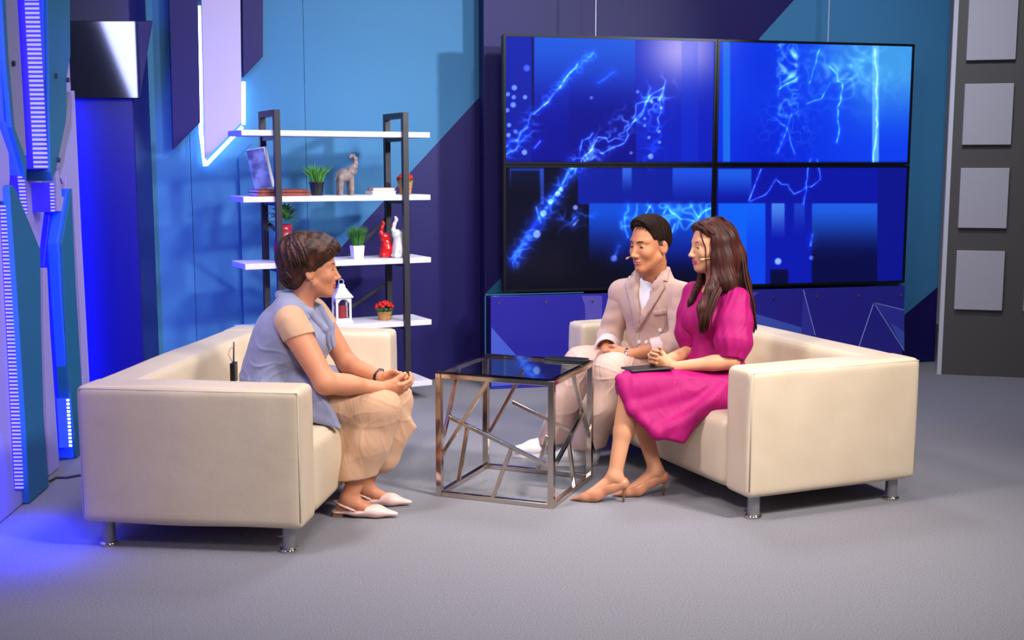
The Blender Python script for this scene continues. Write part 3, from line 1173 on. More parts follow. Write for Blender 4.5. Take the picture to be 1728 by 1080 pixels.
for x, y in ((842, 511), (921, 510), (1000, 508), (1305, 502), (1377, 500), (1448, 499), (1519, 498), (1475, 511), (1500, 549)):
    u, z = VW.on(x, y, PN)
    MB().tube([VW.P(u, z, PN - 0.002), VW.P(u, z, PN + 0.009)], 0.009 if y < 515 else 0.006, 10).build('standoff_screw', M['chrome'], pt, origin=c0)

# ------------------------------------------------------------------ hanging panels on the back wall with LED edges
def hang_panel(pts, n0, n1, m, label, led=None):
    q = [WB.on(x, y, n0) for x, y in pts]
    c = WB.P(q[0][0], min(z for _, z in q), n0)
    t = thing('hanging_panel', label, 'panel', c, 0, 'pointed panels hanging on the back wall')
    mb = MB()
    wall_poly(mb, WB, q, n0, n1)
    mb.build('board', M[m], t, origin=c, bevel=0.004)
    if led:
        for a, b in led:
            pa, pb_ = WB.on(*a, n1 - 0.02), WB.on(*b, n1 - 0.02)
            MB().bar(WB.P(*pa, n1 - 0.02), WB.P(*pb_, n1 - 0.02), 0.022, 0.012, up=WB.n).build('led_strip', M['ledwhite'], t, origin=c)
    return t


hang_panel([(283, -60), (333, -60), (338, 207), (292, 253)], 0.10, 0.05, 'navy', 'leftmost navy pointed panel hanging on the back wall')
hang_panel([(338, -60), (405, -60), (408, 206), (346, 269)], 0.12, 0.07, 'hangwhite', 'white pointed panel edged with bright LED light between two navy panels',
           [((337, 10), (339, 225)), ((339, 225), (346, 280)), ((348, 278), (409, 214)), ((411, 210), (411, 138))])
hang_panel([(408, -60), (444, -60), (444, 95), (410, 131)], 0.10, 0.05, 'navy', 'short navy pointed panel hanging right of the white one')

# ------------------------------------------------------------------ navy pillar with a glossy plaque
c = np.array([-2.6, 7.46, 0])
pt = thing('pillar', 'navy square pillar lit blue from the side, beside the LED panels', 'pillar', c)
MB().box((-2.6, 7.465, WT / 2), (0.58, 0.33, WT)).build('shaft', M['darknavy'], pt, origin=c, bevel=0.006)
q = [at_y(x, y, 7.2) for x, y in ((100, 35), (258, 35), (235, 166), (100, 166))]
mb = MB()
mb.prism([p for p in q], [p + np.array([0, 0.095, 0]) + np.array([-0.03, 0, 0]) for p in q])
mb.build('glossy_plaque', M['gloss'], pt, origin=c, bevel=0.004)

# ------------------------------------------------------------------ layered LED set wall, left
LS = Frame(-2.2, 4.906, PI / 2 + 0.0791)
mb = MB()
uE = LS.on(117, 100, -0.09)[0]
wall_poly(mb, LS, [(-1.6, 0), (uE, 0), (uE, WT), (-1.6, WT)], -0.09, -0.11)
wall_left = struct(mb.build('wall_left', M['lilac']))


def lpanel(pts, n0, m, name='panel', n1=-0.1, bev=0.004):
    q = [LS.on(x, y, n0) for x, y in pts]
    q = [(u, max(z, 0.004)) for u, z in q]
    mb = MB()
    wall_poly(mb, LS, q, n0, n1)
    return mb.build(name, M[m], wall_left, bevel=bev)


lpanel([(84, 362), (108, 350), (98, 410), (104, 560), (122, 752), (101, 760), (84, 560), (74, 450)], -0.06, 'recessglow', 'recessed_panel')
lpanel([(-70, 345), (16, 345), (30, 520), (47, 845), (0, 884), (-70, 945)], 0.0, 'lilac', 'white_panel')
lpanel([(-70, 60), (0, 215), (15, 258), (17, 300), (14, 340), (-70, 340)], 0.0, 'lilac', 'white_panel')
lpanel([(16, 315), (21, 312), (28, 322), (68, 420), (70, 560), (74, 700), (83, 820), (50, 850), (42, 700), (29, 500)], 0.03, 'teal', 'teal_panel')
lpanel([(8, -30), (28, -30), (45, 262), (40, 265), (25, 215), (15, 100)], 0.0, 'lilacgrey', 'grey_panel')
lpanel([(2, -30), (8, -30), (15, 100), (25, 215), (45, 268), (45, 303), (20, 215), (9, 100)], 0.02, 'teal', 'teal_panel')
lpanel([(-6, 40), (2, 100), (8, 203), (18, 215), (43, 290), (43, 304), (34, 300), (4, 205)], 0.0, 'ledblue', 'led_strip')
lpanel([(80, -30), (118, -30), (119, 95), (113, 130), (112, 205), (96, 280), (89, 306), (85, 290)], 0.03, 'teal', 'teal_panel')
lpanel([(70, -30), (80, -30), (85, 290), (86, 304), (82, 300)], 0.012, 'edgeglow', 'panel_edge')
lpanel([(28, -30), (37, -30), (56, 285), (47, 285)], -0.02, 'ledlilac', 'led_strip')  # lilac strip lit blue by the LEDs, that light put in as emission
lpanel([(98, 285), (103, 312), (105, 340), (110, 326), (111, 300), (113, 296), (111, 345), (104, 357), (97, 357), (95, 300)], -0.02, 'lilac', 'white_panel')
lpanel([(73, 452), (80, 452), (85, 560), (101, 793), (84, 812), (76, 600)], -0.03, 'lilac', 'white_panel')
lpanel([(121, 318), (122, 345), (128, 480), (138, 640), (143, 768), (129, 774), (117, 640), (110, 520), (105, 410)], 0.0, 'teal', 'teal_panel')
lpanel([(113, 318), (121, 318), (105, 410), (110, 520), (117, 640), (128, 775), (124, 776), (104, 520), (97, 410)], -0.012, 'edgeglow', 'panel_edge')
lpanel([(122, 153), (126, 153), (138, 400), (152, 655), (150, 762), (144, 766), (138, 560), (123, 318), (112, 322), (103, 300), (110, 275)], -0.03, 'lilac', 'white_panel')
lpanel([(119, 155), (122, 160), (121, 215), (104, 285), (97, 285), (112, 205)], -0.015, 'lilacgrey', 'grey_panel')


def ladder(p0, p1, w, k, n, m='ledlilac', back='leddiff'):
    """strip with rungs of light running from p0 to p1 (photo points), w pixels wide"""
    p0, p1 = np.array(p0, float), np.array(p1, float)
    hw = np.array([w / 2, 0])
    lpanel([tuple(p0 - hw), tuple(p0 + hw), tuple(p1 + hw), tuple(p1 - hw)], n, back, 'led_strip', bev=0)
    mb = MB()
    for i in range(k):
        c_ = p0 + (p1 - p0) * (i + 0.5) / k
        h = np.linalg.norm(p1 - p0) / k * 0.25
        q = [LS.on(*(c_ + np.array(d_)), n + 0.004) for d_ in ((-w * .42, -h), (w * .42, -h), (w * .42, h), (-w * .42, h))]
        wall_poly(mb, LS, q, n + 0.004, n)
    o = mb.build('led_rungs', M[m], wall_left)
    o['kind'] = 'stuff'


ladder((53, -20), (70, 285), 27, 40, 0.016)
ladder((9, 345), (34, 826), 17, 75, 0.004)
ladder((36, 296), (42, 362), 12, 11, 0.0)
ladder((88, 308), (90, 358), 7, 9, 0.0)
ladder((115, 672), (120, 755), 4, 13, -0.008, 'ledwhite', 'ledblue')
for x, y, n in ((21, 107, 0.0), (39, 113, -0.02), (49, 265, -0.02), (93, 128, 0.03), (113, 135, 0.03), (97, 270, 0.03)):
    u, z = LS.on(x, y, n)
    MB().tube([LS.P(u, z, n - 0.01), LS.P(u, z, n + 0.012)], 0.012, 10).build('bolt', M['blackmetal'], wall_left)
# dark cable on the carpet by the set wall
pts = [at_z(x, y, 0.006) for x, y in ((84, 812), (95, 806), (112, 806), (128, 803), (150, 800))]
o = MB().tube(pts, 0.006, 6).build('floor_cable', M['cable'], smooth=True)
tag(o, 'thin dark cable lying on the carpet at the foot of the LED wall', 'cable')


# ------------------------------------------------------------------ sofas
def make_sofa(name, label, x, y, rz, s, seed, dent=None):
    """local frame: +X is the seat front, Y runs along the sofa; s = +1 when the near arm is at y=0 and the sofa runs to +Y"""
    W, D, H, L, AW = 1.80, 0.914, 0.665, 0.107, 0.185
    t = thing(name, label, 'sofa', (x, y, 0), rz)
    r_ = np.random.RandomState(seed)
    ph = r_.uniform(0, 6, 12)

    def wr(p, ax):
        a = p[:, (ax + 1) % 3] if ax != 2 else p[:, 0]
        w = np.zeros(len(p))
        if ax in (0, 1):
            h = p[:, 1 - ax]
            w += 0.0028 * np.sin(h * 21 + ph[0] + 2 * np.sin(p[:, 2] * 5 + ph[1])) * np.clip(0.55 + p[:, 2] * 1.6, 0.1, 1)
            w += 0.0016 * np.sin(h * 47 + ph[2] + 1.5 * np.sin(p[:, 2] * 9 + ph[3])) * np.clip(0.5 + p[:, 2] * 1.8, 0, 1)
        else:
            w += 0.003 * np.sin(p[:, 0] * 9 + ph[4]) * np.sin(p[:, 1] * 5 + ph[5])
        return w

    def blk(name_, x0, x1, y0, y1, z0, z1, r, puff, n=22, mod=None):
        v, f = rounded_box((x1 - x0, y1 - y0, z1 - z0), r, n, puff, wr)
        v = v + np.array([(x0 + x1) / 2, (y0 + y1) / 2, (z0 + z1) / 2])
        if mod is not None:
            v = mod(v)
        if s < 0:
            v = v * np.array([1, -1, 1])
            f = f[:, ::-1]
        return mesh_obj(name_, v, f, M['leather'], t, None, True)

    def lean(v):
        # top of the back slopes down a little to the front
        v = v.copy()
        k = np.clip((v[:, 2] - 0.4) / 0.26, 0, 1)
        v[:, 0] -= 0.05 * k * np.clip((v[:, 0] + D - 0.05) / 0.18, 0, 1)
        return v

    def dented(v):
        v = v.copy()
        if dent:
            for (dx, dy, rx, ry, dz) in dent:
                g_ = np.exp(-((v[:, 0] - dx) / rx) ** 2 - ((v[:, 1] - dy) / ry) ** 2)
                v[:, 2] -= dz * g_ * np.clip((v[:, 2] - 0.2) / 0.2, 0, 1)
                # the front swells where the sitter presses
                fr = np.exp(-((v[:, 1] - dy) / (ry * 1.2)) ** 2) * np.exp(-((v[:, 2] - 0.3) / 0.1) ** 2) * (v[:, 0] > -0.06)
                v[:, 0] += 0.025 * fr
        return v
    blk('armrest', -D, 0, 0, AW, L, H, 0.028, 0.004)
    blk('armrest', -D, 0, W - AW, W, L, H, 0.028, 0.004)
    blk('backrest', -D, -D + 0.25, AW * 0.6, W - AW * 0.6, L, H - 0.004, 0.03, 0.006, 22, lean)
    blk('seat', -D + 0.2, -0.004, AW + 0.002, W - AW - 0.002, L, 0.425, 0.045, 0.016, 26, dented)
    # piping along the outer edges of the arms
    for y_ in (0.006, W - 0.006):
        e = 0.012
        mb = MB()
        mb.tube([(-D + e, y_ * s, L + 0.03), (-D + e, y_ * s, H - e), (-e, y_ * s, H - e), (-e, y_ * s, L + 0.03)], 0.0035, 6)
        mb.build('piping', M['seam'], t, smooth=True)
    for (lx, ly) in ((-0.08, 0.07), (-D + 0.08, 0.07), (-0.08, W - 0.07), (-D + 0.08, W - 0.07)):
        lg = MB().lathe([(0.027, 0.012), (0.027, L + 0.01)], (lx, ly * s, 0), 20).build('leg', M['greymetal'], t, smooth=False)
        MB().lathe([(0.036, 0.0), (0.038, 0.004), (0.036, 0.012), (0.027, 0.016)], (lx, ly * s, 0), 20).build('foot_ring', M['chrome'], lg, smooth=True)
    return t


# left sofa: +X forward is (cos ar, sin ar); near arm at local y=0
sofaL = make_sofa('sofa', 'cream leather two-seat sofa on the left under the woman in the blue-grey vest', -0.8192, 4.4784, -0.1132, 1, 3, [(-0.22, 0.68, 0.22, 0.22, 0.02)])
sofaR = make_sofa('sofa', 'cream leather two-seat sofa on the right under the man and the woman in pink', 1.0101, 4.9133, 0.3971 + PI, -1, 8, [(-0.2, 0.55, 0.2, 0.2, 0.02), (-0.2, 1.2, 0.2, 0.2, 0.02)])
for s_ in (sofaL, sofaR):
    s_['group'] = 'cream leather sofas'

# ------------------------------------------------------------------ coffee table
TX, TY, TR, TS, TH = -0.3543, 5.3435, -0.3795, 0.58, 0.5855
tu = np.array([math.cos(TR), math.sin(TR), 0])
tv = np.array([-math.sin(TR), math.cos(TR), 0])
t0 = np.array([TX, TY, 0.0])
tc = t0 + (tu + tv) * TS / 2
tab = thing('coffee_table', 'square glass-topped coffee table with a crossed chrome bar frame between the sofas', 'table', tc)


def TP(u, v, z):
    return t0 + tu * u + tv * v + np.array([0, 0, z])


w = 0.028
for i, (u, v) in enumerate(((w / 2, w / 2), (TS - w / 2, w / 2), (w / 2, TS - w / 2), (TS - w / 2, TS - w / 2))):
    MB().bar(TP(u, v, 0), TP(u, v, TH - 0.004), w, w, up=tu).build('leg', M['chromebrown'], tab, origin=tc, bevel=0.002)
for z in (0.012, TH - 0.016):
    a = w / 2
    for p, q in (((w, a), (TS - w, a)), ((w, TS - a), (TS - w, TS - a)), ((a, w), (a, TS - w)), ((TS - a, w), (TS - a, TS - w))):
        MB().bar(TP(*p, z), TP(*q, z), w * 0.9, 0.022).build('rail', M['chromebrown'], tab, origin=tc, bevel=0.002)
MB().box(TP(TS / 2, TS / 2, TH - 0.001), (TS - 0.006, TS - 0.006, 0.008), (tu, tv, (0, 0, 1))).build('glass_top', M['glass'], tab, origin=tc, bevel=0.001)
faces_ = {'F': (t0 + tv * w / 2, tv), 'L': (t0 + tu * w / 2, tu), 'B': (t0 + tv * (TS - w / 2), tv), 'R': (t0 + tu * (TS - w / 2), tu)}
bars = [('F', (825, 641), (744, 771)), ('F', (757, 703), (927, 786)), ('F', (864, 754), (831, 842)),
        ('L', (775, 618), (743, 760)), ('L', (789, 718), (774, 812)),
        ('B', (884, 625), (826, 730)), ('B', (865, 678), (962, 726)), ('B', (924, 735), (906, 797)),
        ('R', (966, 628), (1001, 762)), ('R', (983, 699), (938, 782)), ('R', (959, 742), (970, 826))]
for fc, a, b in bars:
    p0, n_ = faces_[fc]
    pa, pb_ = at_plane(*a, p0, n_), at_plane(*b, p0, n_)
    MB().bar(pa, pb_, 0.017, 0.017, up=n_).build('diagonal_bar', M['chromebrown'], tab, origin=tc, bevel=0.0015)

# ------------------------------------------------------------------ etagere shelf
SX, SY, SR = -0.667, 7.609, 0.478
su = np.array([math.cos(SR), math.sin(SR), 0])
sv = np.array([-math.sin(SR), math.cos(SR), 0])
s0 = np.array([SX, SY, 0.0])
SPW, SPD, SOL, SOR, SHP = 0.872, 0.33, 0.195, 0.157, 1.865
BZ = (1.708, 1.309, 0.903, 0.493, 0.089)      # undersides of the boards
BT = 0.034


def SP(u, v, z):
    return s0 + su * u + sv * v + np.array([0, 0, z])


sc = SP(-SPW / 2, SPD / 2, 0)
shelf = thing('shelf_unit', 'open shelf unit with charcoal steel posts and five white boards', 'shelf', sc)
pw = 0.038
for u in (-pw / 2, -SPW + pw / 2 - 0.0):
    for v in (pw / 2 - 0.02, SPD - pw / 2):
        MB().bar(SP(u, v, 0), SP(u, v, SHP), pw, pw, up=su).build('post', M['blackmetal'], shelf, origin=sc, bevel=0.002)
    for z in (SHP - pw / 2,) + tuple(b - 0.013 for b in BZ):
        MB().bar(SP(u, pw - 0.02, z), SP(u, SPD - pw, z), pw if z > 1.8 else 0.025, pw if z > 1.8 else 0.022).build('crossbar', M['blackmetal'], shelf, origin=sc)
for z in BZ:
    c_ = SP((-SPW - SOL + SOR) / 2, SPD / 2, z + BT / 2)
    MB().box(c_, (SPW + SOL + SOR, SPD - 0.005, BT), (su, sv, (0, 0, 1))).build('shelf_board', M['shelfwhite'], shelf, origin=sc, bevel=0.002)
for (u0_, z0_, u1_, z1_) in ((-SPW + 0.03, 1.18, -SPW + 0.45, 0.78), (-0.03, 1.18, -0.45, 0.78), (-0.03, 0.75, -0.4, 0.53)):
    MB().bar(SP(u0_, SPD - 0.01, z0_), SP(u1_, SPD + 0.004, z1_), 0.022, 0.012, up=sv).build('brace', M['blackmetal'], shelf, origin=sc)


def on_shelf(px, z, v):
    """point on a board (top at height z) at depth v seen at photo column px"""
    p = at_plane(px, 400, SP(0, v, 0), sv)
    # column px is vertical enough in the image: refine at the right height
    for _ in range(4):
        q = np.array([p[0], p[1], z])
        X_, Y_ = proj(q)
        p = at_plane(px, float(Y_), SP(0, v, 0), sv)
    return np.array([p[0], p[1], z])


Bt = [b + BT for b in BZ]
AX = (su, sv, (0, 0, 1))


def norm0(v):
    return v / np.linalg.norm(v)


def book(c_, size, cover, label, cat='book', rz=0.0, group=None, name='book'):
    sp = -1 if cover == 'bookred' else 1
    t = thing(name, label, cat, c_, SR + rz, group)
    a, b, h = size
    k = 0.003
    MB().box((0, 0, k / 2), (a, b, k)).box((0, 0, h - k / 2), (a, b, k)).box((0, sp * (b / 2 - k / 2), h / 2), (a, k, h)).build('cover', M[cover], t)
    MB().box((0, -0.002, h / 2), (a - 0.008, b - 0.008, h - 2 * k)).build('pages', M['paper'], t)
    return t


# board 2: leaning picture on stacked books, grass, elephant, books, flower basket
c1 = on_shelf(458, Bt[1], 0.15)
book(c1 + su * 0.05, (0.33, 0.22, 0.022), 'bookred', 'lower red-brown book of the pair at the left end of the second board')
book(c1 + su * 0.045 + np.array([0, 0, 0.0225]), (0.32, 0.21, 0.018), 'bookred', 'upper red-brown book with the leaning picture standing on it', rz=0.04)
c2 = on_shelf(447, Bt[1] + 0.0425, 0.12)
t = thing('picture_frame', 'tilted grey picture block leaning on the books behind the left post', 'picture', c2, SR - 0.75)
lean_ = 0.14
rl = -0.15
ax_ = (np.array([math.cos(rl), 0, -math.sin(rl)]), np.array([0, math.cos(lean_), math.sin(lean_)]), norm0(np.array([math.sin(rl), -math.sin(lean_), math.cos(lean_)])))
MB().box(np.array([0, 0, 0.0]) + ax_[2] * 0.13 + ax_[1] * 0.006, (0.125, 0.03, 0.25), ax_).build('frame', M['white'], t, bevel=0.002)
MB().box(ax_[2] * 0.13 - ax_[1] * 0.0105, (0.115, 0.005, 0.238), ax_).build('picture', M['framepic'], t)


def grass_plant(c_, label, pot, blade, r0, r1, hp, hg, n, spread, square=False, seed=1):
    t = thing('grass_plant', label, 'plant', c_, SR, 'potted grass plants on the shelf')
    if square:
        A = []
        mb = MB()
        mb.prism([np.array([x * r1, y * r1, hp]) for x, y in ((-1, -1), (1, -1), (1, 1), (-1, 1))], [np.array([x * r0, y * r0, 0]) for x, y in ((-1, -1), (1, -1), (1, 1), (-1, 1))])
        mb.build('pot', M[pot], t, bevel=0.003)
    else:
        MB().lathe([(r0, 0), (r1, hp), (r1 * 1.06, hp), (r1 * 1.06, hp - 0.008), (r1 * 0.92, hp - 0.01)], (0, 0, 0), 20).build('pot', M[pot], t, smooth=False)
    rs = np.random.RandomState(seed)
    mb = MB()
    for i in range(n):
        a = rs.uniform(0, 2 * PI)
        q = rs.uniform(0, 1) ** 0.5
        b0 = np.array([math.cos(a), math.sin(a), 0]) * r1 * 0.75 * q
        out = np.array([math.cos(a), math.sin(a), 0]) * spread * q * rs.uniform(0.5, 1.1)
        hh = hg * rs.uniform(0.65, 1.0) * (1 - 0.2 * q)
        p = [b0 + np.array([0, 0, hp - 0.012]), b0 + out * 0.35 + np.array([0, 0, hp + hh * 0.55]), b0 + out + np.array([0, 0, hp + hh])]
        mb.tube(p, [0.0035, 0.0032, 0.0006], 4, flat=0.4)
    o = mb.build('grass', M[blade], t)
    o['kind'] = 'stuff'
    return t


grass_plant(on_shelf(535, Bt[1], 0.14), 'bushy green grass in a small black pot on the second board', 'blackpot', 'grass', 0.036, 0.046, 0.085, 0.125, 110, 0.085, seed=2)
grass_plant(on_shelf(603, Bt[2], 0.10), 'fine dark green grass in a square white pot on the third board', 'white', 'grassdark', 0.031, 0.038, 0.085, 0.15, 150, 0.06, True, seed=5)

c3 = on_shelf(643, Bt[1], 0.11)
book(c3, (0.165, 0.12, 0.026), 'paper', 'white book at the bottom of the pair left of the straw flower pot')
book(c3 + su * 0.004 + np.array([0, 0, 0.0265]), (0.15, 0.11, 0.02), 'booktan', 'tan book on top of the white book on the second board', rz=-0.05)


def flower_basket(c_, label, r0, r1, hp, fr, n, seed, low):
    t = thing('flower_basket', label, 'plant', c_, SR, 'red flowers in straw pots')
    MB().lathe([(r0, 0), (r1, hp), (r1 * 1.05, hp), (r1 * 1.02, hp - 0.008), (r1 * 0.8, hp - 0.008)], (0, 0, 0), 20).build('basket_pot', M['basket'], t)
    rs = np.random.RandomState(seed)
    mb = MB()
    for i in range(26):
        a = rs.uniform(0, 2 * PI)
        b0 = np.array([math.cos(a) * r1 * 0.6, math.sin(a) * r1 * 0.6, hp - 0.01])
        mb.tube([b0, b0 + np.array([math.cos(a) * fr * 0.5, math.sin(a) * fr * 0.5, low])], [0.006, 0.008], 5)
    mb.build('foliage', M['grassdark'], t)
    for i in range(n):
        a = 2 * PI * i * 0.618
        q = math.sqrt((i + 0.5) / n)
        p = np.array([math.cos(a) * fr * q, math.sin(a) * fr * q, hp + low + 0.03 * (1 - q * q)])
        MB().ball(p, (0.016, 0.016, 0.013), 8, 5).build('flower', M['redflower'], t, smooth=True)
    return t


flower_basket(on_shelf(684, Bt[1], 0.13), 'red flowers in a tall straw pot partly behind the right post', 0.036, 0.052, 0.09, 0.046, 14, 4, 0.012)
flower_basket(on_shelf(649, Bt[3], 0.12), 'red flowers in a low straw pot on the fourth board', 0.04, 0.048, 0.058, 0.055, 18, 6, 0.03)

# elephant figurine, trunk raised
c4 = on_shelf(586, Bt[1], 0.13)


def elephant(c_, label, m, hgt, face, seated, seed):
    """simple ceramic elephant, facing +face along the board, trunk raised high"""
    t = thing('elephant_figurine', label, 'figurine', c_, SR)
    s = hgt
    S = Sdf((-0.5 * s, -0.3 * s, -0.02 * s), (0.5 * s, 0.3 * s, 1.04 * s), s / 85)
    f = face

    def q(x, y, z):
        return np.array([x * f, y, z]) * s
    if not seated:
        S.ell(q(-0.06, 0, 0.48), np.array([0.20, 0.15, 0.17]) * s, k=0.03 * s)
        for y in (-0.08, 0.08):
            S.cone(q(-0.18, y, 0.42), q(-0.19, y, 0.03), 0.075 * s, 0.062 * s, 0.03 * s)
            S.cone(q(0.08, y, 0.42), q(0.09, y, 0.03), 0.075 * s, 0.062 * s, 0.03 * s)
        S.ell(q(0.14, 0, 0.60), np.array([0.12, 0.11, 0.13]) * s, k=0.06 * s)
        S.chain([q(0.17, 0, 0.62), q(0.225, 0, 0.76), q(0.225, 0, 0.88), q(0.17, 0, 0.95), q(0.11, 0, 0.95), q(0.085, 0, 0.91)],
                np.array([0.085, 0.062, 0.05, 0.044, 0.038, 0.036]) * s, 0.03 * s)
        for y in (-1, 1):
            S.ell(q(0.08, 0.115 * y, 0.57), np.array([0.085, 0.02, 0.12]) * s, k=0.012 * s)
        S.cone(q(-0.25, 0, 0.52), q(-0.29, 0, 0.36), 0.02 * s, 0.015 * s, 0.02 * s)
    else:
        S.ell(q(-0.03, 0, 0.20), np.array([0.20, 0.19, 0.23]) * s, k=0.03 * s)
        S.ell(q(0.0, 0, 0.40), np.array([0.145, 0.14, 0.17]) * s, k=0.06 * s)
        for y in (-0.08, 0.08):
            S.cone(q(0.08, y, 0.34), q(0.12, y, 0.05), 0.055 * s, 0.05 * s, 0.02 * s)
            S.ell(q(0.05, y * 1.3, 0.06), np.array([0.14, 0.06, 0.06]) * s, k=0.03 * s)
        S.ell(q(0.05, 0, 0.57), np.array([0.135, 0.125, 0.125]) * s, k=0.05 * s)
        S.chain([q(0.08, 0, 0.58), q(0.15, 0, 0.68), q(0.12, 0, 0.82), q(0.06, 0, 0.93), q(0.09, 0, 0.985)], np.array([0.07, 0.05, 0.042, 0.038, 0.034]) * s, 0.03 * s)
        for y in (-1, 1):
            S.ell(q(-0.02, 0.10 * y, 0.55), np.array([0.07, 0.02, 0.09]) * s, k=0.012 * s)
    S.cut((0, 0, 0.002), (0, 0, -1))
    V, F = S.mesh()
    mesh_obj('body', V, F, M[m], t, None, True)
    ex, ez = (0.215, 0.63) if not seated else (0.135, 0.61)
    for y in (-1, 1):
        MB().ball(q(ex, 0.085 * y, ez), 0.013 * s, 8, 6).build('eye', M['black'], t, smooth=True)
    return t


elephant(c4, 'grey stone-look elephant figurine with its trunk curled up on the second board', 'stone', 0.262, 1, False, 1)
elephant(on_shelf(652, Bt[2], 0.12), 'red glazed seated elephant figurine touching the white one', 'red', 0.235, -1, True, 1)
elephant(on_shelf(674, Bt[2], 0.06), 'white glazed seated elephant figurine with tall curved trunk', 'white', 0.265, -1, True, 2)

# red vase with a leafy plant
c5 = on_shelf(481, Bt[2], 0.15)
t = thing('vase_plant', 'leafy green plant in a dark red bulbous vase behind the woman with short hair', 'plant', c5, SR)
MB().lathe([(0.036, 0), (0.056, 0.015), (0.07, 0.07), (0.066, 0.12), (0.05, 0.17), (0.046, 0.195), (0.052, 0.228), (0.046, 0.222), (0.034, 0.18)], (0, 0, 0), 24).build('vase', M['redvase'], t, smooth=True)
rs = np.random.RandomState(11)
for i in range(34):
    a = rs.uniform(0, 2 * PI)
    el = rs.uniform(0.15, 1.45)
    L = rs.uniform(0.06, 0.115)
    d_ = np.array([math.cos(a) * math.cos(el), math.sin(a) * math.cos(el), math.sin(el)])
    b0 = np.array([0, 0, 0.215 + 0.05 * rs.rand()]) + d_ * 0.03
    side = np.cross(d_, (0, 0, 1))
    side = side / np.linalg.norm(side)
    up_ = np.cross(side, d_)
    pts = []
    mid = b0 + d_ * L * 0.55 + up_ * 0.008
    v = [b0, mid + side * 0.017, b0 + d_ * L - up_ * 0.01, mid - side * 0.017, mid + up_ * 0.004]
    v2 = [p - up_ * 0.002 for p in v]
    mesh_obj('leaf', v + v2, [(0, 1, 4), (1, 2, 4), (2, 3, 4), (3, 0, 4), (6, 5, 9), (7, 6, 9), (8, 7, 9), (5, 8, 9), (0, 5, 6, 1), (1, 6, 7, 2), (2, 7, 8, 3), (3, 8, 5, 0)], M['grass' if i % 3 else 'grassdark'], t)

# lantern with a red candle
c6 = on_shelf(577, Bt[3], 0.14)
LZ = 0.0
lan = thing('lantern', 'white house-shaped lantern with arched windows on the fourth board', 'lantern', c6, SR - 0.05)
hb = 0.046
MB().box((0, 0, 0.008), (0.118, 0.118, 0.016)).box((0, 0, 0.022), (0.1, 0.1, 0.014)).build('base', M['white'], lan, bevel=0.003)
for x in (-1, 1):
    for y in (-1, 1):
        MB().box((x * 0.044, y * 0.044, 0.095), (0.013, 0.013, 0.135)).build('post', M['white'], lan)
for rz_ in range(4):
    a = rz_ * PI / 2
    R_ = np.array([[math.cos(a), math.sin(a), 0], [-math.sin(a), math.cos(a), 0], [0, 0, 1]])
    # arched head of the window
    mb = MB()
    n_ = 8
    for i in range(n_):
        a0, a1_ = PI * i / n_, PI * (i + 1) / n_
        fr = [np.array([math.cos(q_) * 0.032, -0.05, 0.128 + math.sin(q_) * 0.026]) for q_ in (a0, a1_)] + [np.array([math.cos(q_) * 0.044 if abs(math.cos(q_)) > 0.5 else math.cos(q_) * 0.06, -0.05, 0.163]) for q_ in (a1_, a0)]
        bk = [p + np.array([0, 0.012, 0]) for p in fr]
        mb.prism([p @ R_ for p in fr], [p @ R_ for p in bk])
    mb.build('window_arch', M['white'], lan)
    p = [np.array(v_) @ R_ for v_ in ((-0.038, -0.045, 0.03), (0.038, -0.045, 0.03), (0.038, -0.045, 0.158), (-0.038, -0.045, 0.158))]
    q_ = [v_ + (np.array([0, 0.002, 0]) @ R_) for v_ in p]
    MB().prism(p, q_).build('pane', M['glassdark'], lan)
MB().box((0, 0, 0.168), (0.122, 0.122, 0.012)).build('eave', M['white'], lan, bevel=0.002)
mb = MB()
lev = [(0.058, 0.174), (0.040, 0.198), (0.026, 0.222), (0.022, 0.224), (0.018, 0.245), (0.012, 0.25)]
for (r0, z0), (r1, z1) in zip(lev[:-1], lev[1:]):
    mb.prism([np.array([x * r1, y * r1, z1]) for x, y in ((-1, -1), (1, -1), (1, 1), (-1, 1))], [np.array([x * r0, y * r0, z0]) for x, y in ((-1, -1), (1, -1), (1, 1), (-1, 1))])
mb.build('roof', M['white'], lan)
ring = [np.array([0.017 * math.cos(a), 0, 0.262 + 0.017 * math.sin(a)]) for a in np.linspace(0, 2 * PI, 17)]
MB().tube(ring, 0.0025, 6).build('ring', M['white'], lan, smooth=True)
t = thing('candle', 'red pillar candle standing inside the white lantern', 'candle', c6 + np.array([0, 0, 0.029]), SR)
MB().lathe([(0.03, 0), (0.03, 0.075), (0.026, 0.08), (0.01, 0.077)], (0, 0, 0), 20).build('wax', M['candle'], t, smooth=False)
MB().tube([(0, 0, 0.075), (0.001, 0, 0.088)], 0.0015, 5).build('wick', M['black'], t)

# ------------------------------------------------------------------ people
class Body:
    """placement frame of a person: f forward, l to the person's left, z up"""
    def __init__(self, o, f):
        self.o = np.array([o[0], o[1], 0.0])
        f = norm([f[0], f[1], 0])
        self.f = f
        self.l = np.array([-f[1], f[0], 0])

    def __call__(self, f, l, z):
        return self.o + self.f * f + self.l * l + np.array([0, 0, z])


def head_frame(f, pitch=0.0, roll=0.0):
    f = norm([f[0], f[1], 0])
    l = np.array([-f[1], f[0], 0])
    u = np.array([0, 0, 1.0])
    f2 = f * math.cos(pitch) - u * math.sin(pitch)
    u2 = u * math.cos(pitch) + f * math.sin(pitch)
    l2 = l * math.cos(roll) + u2 * math.sin(roll)
    u3 = u2 * math.cos(roll) - l * math.sin(roll)
    return np.array([f2, l2, u3])


